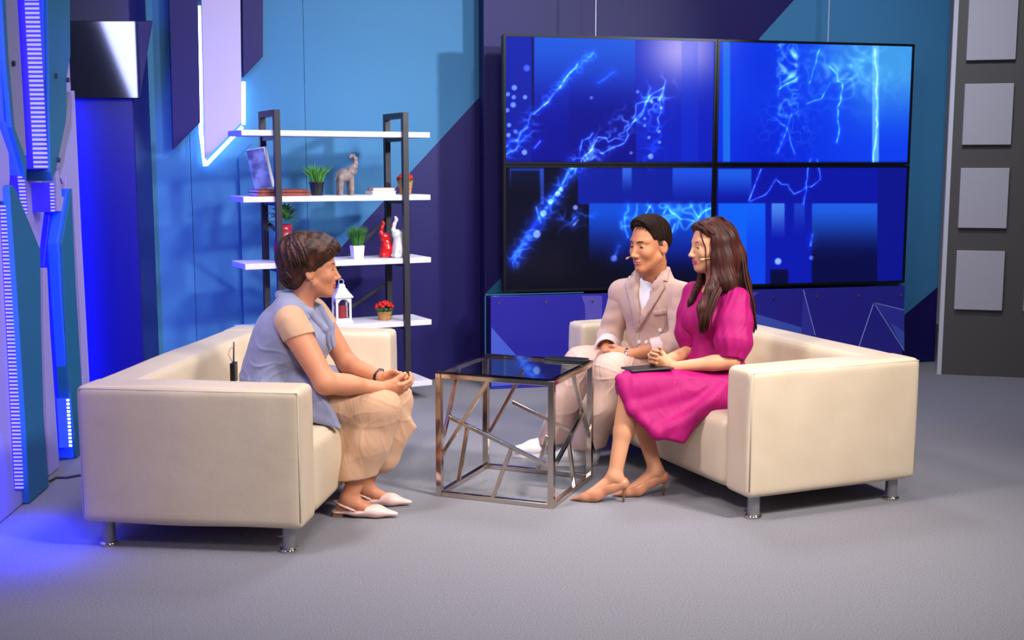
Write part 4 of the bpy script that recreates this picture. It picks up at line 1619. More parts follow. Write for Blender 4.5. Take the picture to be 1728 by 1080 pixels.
class Head:
    def __init__(self, c, R, sc=1.0, male=False):
        self.c, self.R, self.sc, self.male = np.asarray(c, float), R, sc, male

    def M(self, x, y, z):
        return self.c + self.sc * (self.R[0] * x + self.R[1] * y + self.R[2] * z)

    def local(self, P):
        return (np.asarray(P) - self.c) @ self.R.T / self.sc

    def add(self, S):
        s, M_, R = self.sc, self.M, self.R
        ma = 1.0 if self.male else 0.0
        S.ell(M_(-0.014, 0, 0.036), np.array([0.097, 0.076, 0.088]) * s, R, 0.02)
        S.ell(M_(0.026, 0, -0.022), np.array([0.064, 0.060, 0.084]) * s, R, 0.03)
        # jaw
        for y in (-1, 1):
            S.cone(M_(0.004, 0.052 * y, -0.055), M_(0.060, 0.012 * y, -0.100), (0.018 + 0.003 * ma) * s, (0.015 + 0.002 * ma) * s, 0.025 * s)
            S.ell(M_(0.056, 0.038 * y, -0.026), np.array([0.026, 0.022, 0.024]) * s, R, 0.025)
            S.cone(M_(0.074, 0.012 * y, 0.026), M_(0.062, 0.046 * y, 0.026), 0.012 * s, 0.010 * s, 0.015)
        S.ell(M_(0.066, 0, -0.100), np.array([0.019, 0.022, 0.017]) * s, R, 0.02)
        S.ell(M_(0.072, 0, -0.062), np.array([0.018, 0.026, 0.028]) * s, R, 0.02)
        # eye sockets
        for y in (-1, 1):
            S.ell(M_(0.096, 0.032 * y, 0.002), np.array([0.016, 0.017, 0.011]) * s, R, 0.012, 's')
            S.ell(M_(0.0725, 0.031 * y, 0.000), np.array([0.0122, 0.0155, 0.0122]) * s, R, 0.004)
            S.ell(M_(0.0868, 0.031 * y, -0.0008), np.array([0.0075, 0.0125, 0.0040]) * s, R, 0.002, 's')
        # nose
        S.cone(M_(0.084, 0, 0.012), M_(0.104, 0, -0.032), 0.0075 * s, 0.0095 * s, 0.010)
        S.ell(M_(0.107, 0, -0.036), np.array([0.011, 0.010, 0.009]) * s, R, 0.008)
        for y in (-1, 1):
            S.ell(M_(0.095, 0.0115 * y, -0.040), np.array([0.010, 0.007, 0.007]) * s, R, 0.006)
        # lips
        S.ell(M_(0.087, 0, -0.0635), np.array([0.010, 0.023, 0.0055]) * s, R, 0.005)
        S.ell(M_(0.0855, 0, -0.0735), np.array([0.010, 0.020, 0.0065]) * s, R, 0.005)
        S.ell(M_(0.098, 0, -0.0685), np.array([0.008, 0.026, 0.0016]) * s, R, 0.003, 's')
        # ears
        tilt = 0.25
        Re = np.array([R[0] * math.cos(tilt) - R[2] * math.sin(tilt) * 0, R[1], R[2]])
        for y in (-1, 1):
            A = np.array([norm(R[0] * 0.9 - R[1] * y * 0.4), norm(R[1] * y * 0.9 + R[0] * 0.4), R[2]])
            S.ell(M_(-0.012, 0.077 * y, -0.010), np.array([0.020, 0.0075, 0.031]) * s, A, 0.006)
            S.ell(M_(-0.008, 0.085 * y, -0.008), np.array([0.009, 0.006, 0.016]) * s, A, 0.004, 's')

    def lips(self, C):
        q = self.local(C)
        return (q[:, 0] > 0.078) & (np.abs(q[:, 1]) < 0.0235) & (q[:, 2] > -0.0805) & (q[:, 2] < -0.0575 - 0.06 * np.abs(q[:, 1])) & (q[:, 0] < 0.1005)

    def eyes(self, parent, origin, gaze=(1, 0, -0.05), only=(-1, 1)):
        for y in only:
            c = self.M(0.0718, 0.031 * y, 0.0)
            mb = MB()
            r = 0.0118 * self.sc
            A = self.R.copy()
            # sphere with its pole on the gaze axis: iris faces are the ones near the pole
            g_ = norm(self.R[0] * gaze[0] + self.R[1] * gaze[1] + self.R[2] * gaze[2])
            s_ = norm(np.cross(g_, self.R[2]))
            A = np.array([s_, np.cross(g_, s_), g_])
            mb.ball(c, (r, r, r), 16, 12, 0, A)
            for i, f in enumerate(mb.f):
                m = np.mean([mb.v[k] for k in f], axis=0) - c
                if norm(m) @ g_ > 0.80:
                    mb.mi[i] = 1
            e = mb.build('eye', [M['eyewhite'], M['iris']], parent, True, origin)
            # lids: thin dark lash line above the eye
            pts = [self.M(0.0846 - 0.009 * abs(t_) ** 2, 0.031 * y + 0.0135 * t_, 0.0040 - 0.0038 * t_ * t_) for t_ in np.linspace(-1, 1, 7)]
            MB().tube(pts, [0.0008] + [0.0017] * 5 + [0.0008], 5).build('eyelashes', M['brow'], parent, True, origin)

    def brows(self, parent, origin, m='brow', thick=0.003, only=(-1, 1), arch=0.004):
        for y in only:
            pts = [self.M(x, yy * y, z) for x, yy, z in ((0.0885, 0.012, 0.021), (0.0865, 0.024, 0.0235 + arch), (0.0785, 0.038, 0.0235 + arch), (0.066, 0.050, 0.018))]
            MB().tube(pts, [thick * 0.7, thick, thick * 0.9, thick * 0.3], 6).build('eyebrow', M[m], parent, True, origin)


def hand(S, wrist, d, n, s, curl=(0.5, 0.7, 0.5), sc=1.0, spread=0.06, thumb=0.5, kk=0.004):
    """palm and five fingers. d: towards the knuckles, n: out of the palm, s: thumb side"""
    d = norm(d)
    n = norm(np.asarray(n, float) - d * np.dot(n, d))
    s_ = np.cross(n, d)
    s = s_ if np.dot(s_, s) > 0 else -s_
    W = np.asarray(wrist, float)

    def P(a, b, c):
        return W + sc * (d * a + s * b + n * c)
    S.cone(P(-0.01, 0, 0), P(0.03, 0, 0), 0.026 * sc, 0.032 * sc, 0.015, sq=(n, 0.72))
    # palm: four metacarpals fused
    for i in range(4):
        b = 0.029 - 0.0195 * i
        S.cone(P(0.015, b * 0.55, 0), P(0.085 - 0.006 * abs(i - 1.2), b, 0), 0.0165 * sc, 0.0115 * sc, 0.012)
    S.cone(P(0.012, 0.018, 0.008), P(0.045, 0.034, 0.012), 0.018 * sc, 0.014 * sc, 0.012)
    L = [(0.043, 0.026, 0.020), (0.048, 0.030, 0.021), (0.044, 0.028, 0.020), (0.035, 0.021, 0.018)]
    for i in range(4):
        b = 0.029 - 0.0195 * i
        p = P(0.085 - 0.006 * abs(i - 1.2), b, 0)
        ang = 0.0
        side = s * (spread * (1.5 - i) / 1.5)
        r = [0.0098, 0.0088, 0.0078, 0.0066]
        for j in range(3):
            c_ = curl[j] * (1 + 0.05 * i)
            ang += c_
            dir_ = norm(d * math.cos(ang) + n * math.sin(ang) + side * (1 - min(1, ang)))
            q = p + dir_ * L[i][j] * sc
            S.cone(p, q, r[j] * sc, r[j + 1] * sc, kk)
            p = q
    p = P(0.040, 0.034, 0.012)
    dir_ = norm(d * 0.72 + s * (0.75 - thumb * 0.7) + n * (0.2 + thumb * 0.4))
    for j, (ll, ra, rb) in enumerate(((0.034, 0.0135, 0.0110), (0.030, 0.0108, 0.0082))):
        q = p + dir_ * ll * sc
        S.cone(p, q, ra * sc, rb * sc, 0.006)
        p = q
        dir_ = norm(dir_ + n * 0.1 - s * thumb * 0.55)


def strands(parent, origin, H, c, rad, crown, targets, r, name, m, seg=9, lift=0.004, jit=0.02, seed=0, end_drop=0.0, taper=True):
    """locks of hair that lie on an ellipsoid around the head, from the crown outwards; all in head coordinates"""
    rs = np.random.RandomState(seed)
    mb = MB()
    c = np.asarray(c, float)
    rad = np.asarray(rad, float)
    for tg in targets:
        a = norm(np.asarray(crown, float) + rs.normal(0, jit * 2, 3))
        b = norm(np.asarray(tg, float) + rs.normal(0, jit, 3))
        w = math.acos(max(-1, min(1, a @ b)))
        if w < 0.05:
            continue
        pts, rr = [], []
        wob = rs.uniform(-1, 1) * 0.09
        rk = rs.uniform(0.6, 1.25)
        for i in range(seg):
            t = i / (seg - 1)
            q = (math.sin((1 - t) * w) * a + math.sin(t * w) * b) / math.sin(w)
            q = norm(q + np.cross(a, b) * wob * math.sin(t * PI))
            p = c + q * (rad + lift * (0.4 + rs.uniform(0, 0.9)))
            p = p + np.array([0, 0, -end_drop * t * t])
            pts.append(H.M(*p))
            rr.append(r * rk * (0.55 + 0.9 * math.sin(PI * min(1, t * 0.75 + 0.15))) * (1 - 0.75 * t ** 3 if taper else 1) * H.sc)
        mb.tube(pts, rr, 5, flat=1.8)
    o = mb.build(name, M[m], parent, True, origin)
    o['kind'] = 'stuff'
    return o


def sph(n, zmin, zmax, az0=0, az1=2 * PI, seed=0):
    rs = np.random.RandomState(seed)
    out = []
    for i in range(n):
        z = zmin + (zmax - zmin) * (i + 0.5) / n
        a = az0 + (az1 - az0) * ((i * 0.618034) % 1.0)
        q = math.sqrt(max(0, 1 - z * z))
        out.append((q * math.cos(a), q * math.sin(a), z))
    return out


def folds(V, dirs, amp=0.002):
    """soft cloth folds: sums of warped waves (direction, frequency, strength)"""
    w = np.zeros(len(V))
    for k, (d, fq, a) in enumerate(dirs):
        d = norm(d)
        p = V @ d
        e = norm(np.cross(d, (0.3, 0.5, 0.8)))
        p2 = V @ e
        w += a * np.sin(fq * p + 1.7 * np.sin(p2 * fq * 0.33 + k) + k * 2.1)
    return w * amp


def creases(V, cen, amp):
    # narrow raised folds fanning out from the joints
    w = np.zeros(len(V))
    for k, (c, fq, n_) in enumerate(cen):
        d = V - np.asarray(c)
        r = np.linalg.norm(d, axis=1) + 1e-6
        a = np.arctan2(d[:, 2], d[:, 0] * 0.8 + d[:, 1] * 0.6)
        ph = a * n_ + 2.2 * np.sin(r * fq + k) + k
        w += np.clip(1 - np.abs(np.sin(ph * 0.5)) * 2.2, 0, 1) ** 1.5 * np.exp(-((r - 0.17) / 0.11) ** 2)
    return amp * w


# ================================================================== woman on the left, in profile
B = Body((-1.0, 5.16), (0.994, -0.113))        # l > 0 is away from the camera, l < 0 is the near side
# she faces right: her right side is nearest to the camera
pw_ = thing('person', 'seated woman with short brown hair, blue-grey sleeveless vest and beige culottes', 'person', B.o)
O = B.o
N = -1.0                                        # near side sign on l
HW = Head(B(0.135, 0.0, 1.078), head_frame((0.99, 0.08), 0.02), 1.0)
S = Sdf(B(0.1, 0, 0) + np.array([-0.42, -0.36, -0.005]), B(0.1, 0, 0) + np.array([0.56, 0.36, 1.24]), 0.0032)
HW.add(S)
S.cone(B(0.052, 0, 0.905), B(0.112, 0, 1.01), 0.058, 0.052, 0.03)
S.cone(B(0.112, 0, 1.01), HW.M(0.03, 0, -0.08), 0.050, 0.035, 0.03)
# trunk (slimmer than the clothes)
S.ell(B(-0.02, 0, 0.52), (0.13, 0.165, 0.10), np.array([B.f, B.l, (0, 0, 1)]), 0.05)
S.ell(B(-0.01, 0, 0.64), (0.13, 0.14, 0.14), np.array([B.f, B.l, (0, 0, 1)]), 0.06)
S.ell(B(0.02, 0, 0.78), (0.12, 0.15, 0.13), np.array([B.f, B.l, (0, 0, 1)]), 0.06)
S.cone(B(0.065, -0.13, 0.865), B(0.065, 0.13, 0.865), 0.050, 0.050, 0.05)
# arms: near (right) and far (left)
S.chain([B(0.085, -0.175, 0.85), B(0.235, -0.215, 0.615), B(0.455, -0.085, 0.572)], [0.062, 0.047, 0.027], 0.025)
S.ell(B(0.31, -0.175, 0.602), (0.075, 0.040, 0.040), np.array([B.f, B.l, (0, 0, 1)]), 0.03)
S.chain([B(0.10, 0.17, 0.85), B(0.225, 0.19, 0.63), B(0.43, 0.045, 0.590)], [0.056, 0.044, 0.026], 0.025)
# hands loosely clasped
hand(S, B(0.458, -0.080, 0.570), B.f * 0.95 + B.l * 0.35 + np.array([0, 0, -0.05]), B.l * 0.8 + np.array([0, 0, 0.7]) - B.f * 0.2, np.array([0, 0, 1.0]) + B.f * 0.3, (0.55, 0.75, 0.45), 0.98, 0.04, 0.55)
hand(S, B(0.436, 0.042, 0.590), B.f * 0.97 - B.l * 0.25, -B.l * 0.8 + np.array([0, 0, -0.1]), np.array([0, 0, 1.0]), (0.45, 0.6, 0.45), 0.98, 0.04, 0.6)
# legs
for sg, kn, an, to in ((-1, B(0.45, -0.085, 0.475), B(0.300, -0.10, 0.085), None), (1, B(0.46, 0.085, 0.475), B(0.325, 0.085, 0.085), None)):
    S.chain([B(0.0, 0.085 * sg, 0.51), kn, an], [0.080, 0.052, 0.036], 0.03)
    cal = kn * 0.68 + an * 0.32 - B.f * 0.02
    S.ell(cal, (0.047, 0.045, 0.10), None, 0.03)
    S.cone(an, an + B.f * (-0.035) + np.array([0, 0, -0.045]), 0.032, 0.027, 0.02)
    S.cone(an + np.array([0, 0, -0.015]), an + B.f * 0.115 + np.array([0, 0, -0.058]), 0.034, 0.024, 0.025, sq=(np.array([0, 0, 1.0]), 0.9))
    S.cone(an + B.f * 0.10 + np.array([0, 0, -0.058]), an + B.f * 0.165 + np.array([0, 0, -0.066]), 0.026, 0.014, 0.02, sq=(np.array([0, 0, 1.0]), 0.7))
bw, VB, FB = sdf_obj(S, 'body', [M['skin_w'], M['lip_w']], pw_, O, lambda C: HW.lips(C).astype(int))
HW.eyes(pw_, O)
HW.brows(pw_, O)
# earring
MB().ball(HW.M(-0.002, -0.083, -0.043), 0.004, 8, 6).build('earring', M['chrome'], pw_, True, O)

# hair
S = Sdf(HW.c - 0.24, HW.c + 0.24, 0.004)
hm, hR = HW.M, HW.R
S.ell(hm(-0.045, 0, 0.045), (0.115, 0.096, 0.108), hR, 0.02)
S.ell(hm(0.045, 0, 0.085), (0.064, 0.084, 0.056), hR, 0.07)
S.ell(hm(0.0, 0, 0.10), (0.07, 0.085, 0.052), hR, 0.05)
S.ell(hm(-0.09, 0, 0.06), (0.075, 0.085, 0.085), hR, 0.03)
pn = hm(0.016, 0, 0.004)
S.cut(pn, hR[0] * 0.60 - hR[2] * 0.80, None)
S.ell(hm(-0.085, 0, -0.03), (0.056, 0.074, 0.062), hR, 0.03)
for y in (-1, 1):
    S.cone(hm(-0.01, 0.074 * y, 0.02), hm(-0.022, 0.078 * y, 0.005), 0.016, 0.010, 0.02)
hair, _, _ = sdf_obj(S, 'hair', M['hair_w'], pw_, O, None, lambda V: 0.0015 * np.sin(HW.local(V)[:, 0] * 130 + 4 * np.sin(HW.local(V)[:, 2] * 30)) + 0.001 * np.sin(HW.local(V)[:, 1] * 160 + HW.local(V)[:, 2] * 60), 1)
tg = sph(150, -0.45, 0.6, 1.3, 2 * PI - 1.3, 1) + sph(70, 0.05, 0.7, -1.5, 1.5, 2)
strands(hair, O, HW, (-0.045, 0, 0.045), (0.116, 0.097, 0.109), (-0.35, 0.15, 1.0), tg, 0.0065, 'hair_lock', 'hair_w', seed=4, lift=0.006)
strands(hair, O, HW, (0.045, 0, 0.082), (0.066, 0.085, 0.053), (-0.4, 0, 1.0), sph(50, -0.2, 0.5, -1.6, 1.6, 3), 0.0055, 'hair_lock', 'hair_w', seed=5, lift=0.004)
strands(hair, O, HW, (-0.085, 0, -0.025), (0.058, 0.076, 0.064), (-0.8, 0, 0.9), sph(60, -0.95, -0.2, 1.5, 2 * PI - 1.5, 3), 0.005, 'hair_lock', 'hair_w', seed=6, lift=0.004)

# beige top with cap sleeves
BR = np.array([B.f, B.l, (0, 0, 1.0)])
S = Sdf(B(0, 0, 0.45) + np.array([-0.35, -0.36, 0]), B(0, 0, 1.0) + np.array([0.35, 0.36, 0]), 0.005)
S.ell(B(0.02, 0, 0.77), (0.135, 0.165, 0.15), BR, 0.05)
S.cone(B(0.065, -0.12, 0.868), B(0.065, 0.12, 0.868), 0.058, 0.058, 0.05)
sdf_obj(S, 'blouse', M['beige'], pw_, O)
for sg in (-1, 1):
    S = Sdf(B(0.1, 0.2 * sg, 0.62) - 0.2, B(0.1, 0.2 * sg, 1.0) + 0.2, 0.004)
    a, e = B(0.075, 0.165 * sg, 0.868), B(0.235, 0.215 * sg, 0.615)
    S.cone(a, a + (e - a) * 0.45, 0.070, 0.069, 0.03)
    ax = norm(e - a)
    S.cut(a + (e - a) * 0.26, ax + B.f * (-0.15) + np.array([0, 0, -0.25]))
    sdf_obj(S, 'cap_sleeve', M['beige'], pw_, O, None, lambda V: folds(V, [(ax, 60, 0.6)], 0.0015))

# vest
S = Sdf(B(0, 0, 0.33) + np.array([-0.42, -0.38, 0]), B(0, 0, 1.05) + np.array([0.45, 0.38, 0]), 0.005)
S.ell(B(-0.035, 0, 0.56), (0.17, 0.205, 0.15), BR, 0.05)
S.ell(B(-0.015, 0, 0.66), (0.165, 0.19, 0.16), BR, 0.06)
tl = 0.35
Rl = np.array([B.f * math.cos(tl) - np.array([0, 0, math.sin(tl)]), B.l, B.f * math.sin(tl) + np.array([0, 0, math.cos(tl)])])
S.ell(B(0.02, 0, 0.78), (0.158, 0.182, 0.165), Rl, 0.06)
S.ell(B(0.125, -0.07, 0.76), (0.07, 0.075, 0.08), BR, 0.05)
S.ell(B(0.125, 0.07, 0.76), (0.07, 0.075, 0.08), BR, 0.05)
S.cone(B(0.058, -0.105, 0.885), B(0.058, 0.105, 0.885), 0.062, 0.062, 0.05)
S.cone(B(0.03, -0.05, 0.925), B(0.03, 0.05, 0.925), 0.052, 0.052, 0.05)
# panels falling over the near and far thigh
for sg in (-1, 1):
    S.cone(B(-0.02, 0.10 * sg, 0.53), B(0.20, 0.105 * sg, 0.52), 0.125, 0.112, 0.03)
    S.tri(B(-0.05, 0.205 * sg, 0.58), B(0.22, 0.20 * sg, 0.56), B(0.285, 0.19 * sg, 0.42), 0.014, 0.03)
    S.tri(B(-0.05, 0.205 * sg, 0.58), B(0.12, 0.20 * sg, 0.365), B(0.285, 0.19 * sg, 0.42), 0.014, 0.03)
# front edge slants from the waist down to the hem, hem slants back
S.cut(B(0.185, 0, 0.62), B.f * 0.88 + np.array([0, 0, 0.47]), (B(0, 0, 0.3) - 0.6, B(0, 0, 0.63) + np.array([0.6, 0.6, 0])))
S.cut(B(0.285, 0, 0.415), -np.array([0, 0, 1.0]) - B.f * 0.25)
# armholes
for sg in (-1, 1):
    S.cone(B(0.085, 0.30 * sg, 0.845), B(0.105, 0.158 * sg, 0.815), 0.066, 0.074, 0.01, 's')
# neck opening
S.cone(B(0.075, 0, 0.92), B(0.14, 0, 1.02), 0.057, 0.075, 0.01, 's')
S.tri(B(0.16, 0, 0.97), B(0.27, 0, 0.72), B(0.18, 0, 0.86), 0.016, 0.01, 's')
vest, VV, FV = sdf_obj(S, 'vest', M['vest'], pw_, O, None, lambda V: folds(V, [((0.5, 0.2, -0.9), 42, 1.0), ((0.9, 0.1, 0.4), 30, 0.7), ((0.3, 0.1, 1), 75, 0.5)], 0.0012) * np.clip((0.84 - V[:, 2]) / 0.15, 0.1, 1) + creases(V, [(B(0.12, -0.19, 0.66), 24, 11), (B(-0.19, -0.1, 0.55), 20, 12)], 0.006))
# collar and lapel
S = Sdf(B(0.05, 0, 0.72) - 0.2, B(0.05, 0, 1.0) + 0.2, 0.004)
for sg in (-1, 1):
    S.chain([B(-0.022, 0, 0.962), B(0.0, 0.045 * sg, 0.960), B(0.055, 0.076 * sg, 0.935), B(0.13, 0.072 * sg, 0.895), B(0.19, 0.05 * sg, 0.82), B(0.208, 0.03 * sg, 0.73)], [0.020, 0.021, 0.022, 0.022, 0.017, 0.008], 0.01)
sdf_obj(S, 'collar', M['vest'], pw_, O)
# belt
bv = []
for i in range(40):
    a = 2 * PI * i / 40
    bv.append(B(-0.02 + 0.182 * math.cos(a), 0.205 * math.sin(a), 0.60 - 0.012 * math.cos(a)))
mb = MB()
mb.tube(bv + [bv[0]], 0.014, 6, flat=0.35)
mb.build('belt', M['vest'], pw_, True, O)

# culottes
S = Sdf(B(0, 0, 0.1) + np.array([-0.32, -0.36, 0]), B(0, 0, 0.66) + np.array([0.66, 0.36, 0]), 0.005)
S.ell(B(-0.03, 0, 0.53), (0.155, 0.185, 0.115), BR, 0.05)
S.cone(B(0.0, -0.09, 0.515), B(0.445, -0.085, 0.485), 0.112, 0.082, 0.04)
S.cone(B(0.0, 0.09, 0.515), B(0.455, 0.085, 0.485), 0.112, 0.082, 0.03)
S.chain([B(0.445, -0.085, 0.48), B(0.385, -0.09, 0.33), B(0.315, -0.095, 0.17)], [0.084, 0.092, 0.092], 0.04, sq=(B.l, 0.85))
S.tri(B(0.36, -0.10, 0.43), B(0.22, -0.11, 0.40), B(0.29, -0.10, 0.2), 0.03, 0.05)
S.chain([B(0.46, 0.085, 0.48), B(0.43, 0.085, 0.35), B(0.39, 0.085, 0.25)], [0.086, 0.096, 0.105], 0.04, sq=(B.l, 0.85))
S.tri(B(0.50, 0.03, 0.44), B(0.56, 0.06, 0.37), B(0.46, 0.05, 0.27), 0.012, 0.04)
# hems
S.cut(B(0.315, -0.095, 0.175), np.array([0, 0, -1.0]) + B.f * 0.12, (B(0, -0.36, 0.0) - np.array([0.5, 0.5, 0]), B(0.7, 0.0, 0.40)))
S.cut(B(0.45, 0.085, 0.27), np.array([0, 0, -1.0]) + B.f * 0.75, (B(-0.4, 0.0, 0.0) + np.array([0, 0.0, 0]), B(0.9, 0.4, 0.42)))
cul, _, _ = sdf_obj(S, 'culottes', M['beige'], pw_, O, None, lambda V: creases(V, [(B(0.45, -0.1, 0.49), 20, 11), (B(0.05, -0.2, 0.46), 18, 10), (B(0.47, 0.05, 0.47), 16, 9)], 0.0026))

# slingback shoes
for sg, an in ((-1, B(0.300, -0.10, 0.085)), (1, B(0.325, 0.085, 0.085))):
    g0 = np.array([an[0], an[1], 0.0])
    up = np.array([0, 0, 1.0])
    S = Sdf(g0 + np.array([-0.12, -0.1, -0.005]), g0 + np.array([0.28, 0.1, 0.12]), 0.0032)
    S.cone(g0 + B.f * 0.03 + up * 0.03, g0 + B.f * 0.12 + up * 0.028, 0.040, 0.037, 0.02, sq=(up, 0.75))
    S.cone(g0 + B.f * 0.12 + up * 0.026, g0 + B.f * 0.205 + up * 0.018, 0.036, 0.012, 0.02, sq=(up, 0.72))
    S.cone(g0 + B.f * (-0.05) + up * 0.022, g0 + B.f * 0.03 + up * 0.022, 0.031, 0.036, 0.02, sq=(up, 0.3))
    S.cut(g0 + B.f * 0.062 + up * 0.02, up * 0.55 - B.f * 0.85, (g0 + np.array([-0.2, -0.2, 0.034]), g0 + np.array([0.2, 0.2, 0.2])))
    S.cut(g0 + up * 0.004, -up)
    so, _, _ = sdf_obj(S, 'shoe', M['shoe_pink'], pw_, O)
    R_ = np.array([B.f, B.l, up])
    MB().box(g0 + B.f * -0.048 + up * 0.013, (0.045, 0.05, 0.026), R_).build('heel', M['shoe_sole'], so, False, O, 0.003)
    st_ = [g0 + B.f * 0.035 + B.l * (-0.038) + up * 0.035, g0 + B.f * -0.03 + B.l * -0.036 + up * 0.058, g0 + B.f * -0.072 + up * 0.066, g0 + B.f * -0.03 + B.l * 0.036 + up * 0.058, g0 + B.f * 0.035 + B.l * 0.038 + up * 0.035]
    MB().tube(st_, 0.005, 6).build('heel_strap', M['shoe_pink'], so, True, O)

# watch on the far wrist: a thing of its own, worn
wc = B(0.405, 0.062, 0.592)
wd = norm(B(0.43, 0.045, 0.590) - B(0.225, 0.19, 0.63))
s1_ = norm(np.cross(wd, (0, 0, 1)))
s2_ = np.cross(s1_, wd)
t = thing('wristwatch', 'black and silver wristwatch on the far wrist of the woman in the vest', 'watch', wc)
ringp = [wc + (s1_ * math.cos(a) + s2_ * math.sin(a)) * 0.030 for a in np.linspace(0, 2 * PI, 21)]
MB().tube(ringp, 0.008, 6, flat=0.35).build('strap', M['black'], t, True, wc)
MB().tube([wc + s2_ * 0.030 - s1_ * 0.004, wc + s2_ * 0.037 - s1_ * 0.004], 0.014, 14).build('case', M['chrome'], t, False, wc)
# radio transmitter with antenna at her back
tc_ = B(-0.232, -0.03, 0.585)
t = thing('radio_transmitter', 'black wireless transmitter with a thin antenna behind the vest of the left woman', 'transmitter', tc_)
MB().box(tc_ + np.array([0, 0, 0.035]), (0.022, 0.06, 0.085)).build('case', M['black'], t, False, tc_, 0.003)
MB().tube([tc_ + np.array([0.0, 0, 0.075]), tc_ + np.array([0.004, 0, 0.17])], [0.0035, 0.003], 6).build('antenna', M['black'], t, True, tc_)
MB().tube([tc_ + np.array([0.0, -0.01, 0.077]), tc_ + np.array([-0.02, -0.01, 0.115]), tc_ + np.array([-0.012, -0.005, 0.14]), tc_ + np.array([0.012, 0.0, 0.155])], 0.0016, 5).build('wire_loop', M['beige'], t, True, tc_)

# ================================================================== man in the pink-beige suit
Bm = Body((0.83, 6.20), (-0.70, -0.714))
pm = thing('person', 'seated man with short dark hair in a dusty pink double-breasted suit and white sneakers', 'person', Bm.o)
O = Bm.o
HMn = Head((0.704, 6.02, 1.128), head_frame((-0.80, -0.60), 0.10), 1.13, True)
hipR, hipL = np.array([0.77, 6.27, 0.51]), np.array([0.89, 6.14, 0.51])
knR, knL = np.array([0.365, 6.13, 0.485]), np.array([0.50, 5.90, 0.485])
anR, anL = np.array([0.20, 6.12, 0.085]), np.array([0.37, 5.945, 0.085])
shR, shL = np.array([0.588, 6.235, 0.855]), np.array([0.868, 5.965, 0.865])
elR, elL = np.array([0.525, 6.26, 0.625]), np.array([0.862, 5.87, 0.65])
wrR, wrL = np.array([0.487, 6.06, 0.568]), np.array([0.598, 5.925, 0.572])
S = Sdf((-0.02, 5.68, -0.005), (1.1, 6.5, 1.30), 0.0034)
HMn.add(S)
nk = np.array([0.735, 6.095, 0.90])
S.cone(nk, HMn.M(-0.025, 0, -0.065), 0.064, 0.058, 0.03)
S.cone(HMn.M(-0.02, 0, -0.09), HMn.M(0.03, 0, -0.085), 0.05, 0.035, 0.03)
BmR = np.array([Bm.f, Bm.l, (0, 0, 1.0)])
S.ell((0.82, 6.2, 0.53), (0.12, 0.16, 0.10), BmR, 0.05)
S.ell((0.78, 6.15, 0.68), (0.10, 0.15, 0.15), BmR, 0.06)
S.ell((0.745, 6.115, 0.81), (0.10, 0.16, 0.10), BmR, 0.06)
S.cone(shR, shL, 0.05, 0.05, 0.05)
S.chain([shR, elR, wrR], [0.05, 0.04, 0.027], 0.025)
S.chain([shL, elL, wrL], [0.05, 0.042, 0.028], 0.025)
dR = norm(np.array([0.475, 5.97, 0.545]) - wrR)
hand(S, wrR, np.array([-0.02, -1.0, -0.22]), np.array([0.9, 0.1, -0.3]), np.array([0.3, -0.2, 1.0]), (0.55, 0.75, 0.5), 1.05, 0.04, 0.55)
hand(S, wrL + norm(np.array([-1, 0.2, -0.1])) * 0.01, np.array([-1.0, 0.30, -0.16]), np.array([-0.2, 0.9, -0.1]), np.array([0, 0.1, 1.0]), (0.5, 0.75, 0.5), 1.05, 0.04, 0.55)
for h_, k_, a_, in ((hipR, knR, anR), (hipL, knL, anL)):
    S.chain([h_, k_, a_], [0.08, 0.052, 0.038], 0.03)
    fd = np.array([-0.99, -0.10, 0])
    S.cone(a_, a_ + fd * 0.10 + np.array([0, 0, -0.05]), 0.036, 0.028, 0.02)


def man_mat(C):
    q = HMn.local(C)
    side = (np.abs(q[:, 1]) > 0.040) & (np.abs(q[:, 1]) < 0.0795) & (q[:, 0] < 0.036 - 0.36 * (0.07 - q[:, 2])) & (q[:, 2] > -0.002)
    back = (q[:, 0] < -0.045) & (q[:, 2] > -0.075)
    fd_ = (side | back) & (q[:, 2] < 0.14) & (np.abs(q[:, 1]) < 0.0795)
    return np.where(HMn.lips(C), 1, np.where(fd_, 2, 0))


bm_, VM, FM = sdf_obj(S, 'body', [M['skin_m'], M['lip_m'], M['fade']], pm, O, man_mat)
HMn.eyes(pm, O, (1, 0.12, -0.12))
HMn.brows(pm, O, 'brow', 0.0042, (-1, 1), 0.002)
bvh_m_body = bvh_of(VM, FM)

# hair: short crop, faded sides
S = Sdf(HMn.c - 0.2, HMn.c + 0.2, 0.0036)
hm, hR = HMn.M, HMn.R
S.ell(hm(-0.012, 0, 0.044), np.array([0.101, 0.0805, 0.094]) * HMn.sc, hR, 0.02)
S.ell(hm(0.028, 0, 0.096), np.array([0.062, 0.064, 0.038]) * HMn.sc, hR, 0.03)
S.cut(hm(0.074, 0, 0.083), hR[0] * 0.90 - hR[2] * 0.44, (hm(0.06, 0, 0.0) - 0.2, hm(0.06, 0, 0.0) + 0.2))
S.cut(hm(0.048, 0, 0.060), hR[0] * 0.92 - hR[2] * 0.39)
S.cut(hm(-0.02, 0, 0.014), hR[0] * 0.30 - hR[2] * 0.95)
S.ell(hm(-0.055, 0, 0.012), np.array([0.056, 0.062, 0.052]) * HMn.sc, hR, 0.02)
for y in (-1, 1):
    S.ell(hm(-0.008, 0.085 * y, -0.014), np.array([0.025, 0.022, 0.036]) * HMn.sc, hR, 0.006, 's')
hairm, _, _ = sdf_obj(S, 'hair', M['hair_m'], pm, O, None, lambda V: 0.0012 * np.sin(HMn.local(V)[:, 0] * 240 + HMn.local(V)[:, 1] * 90))
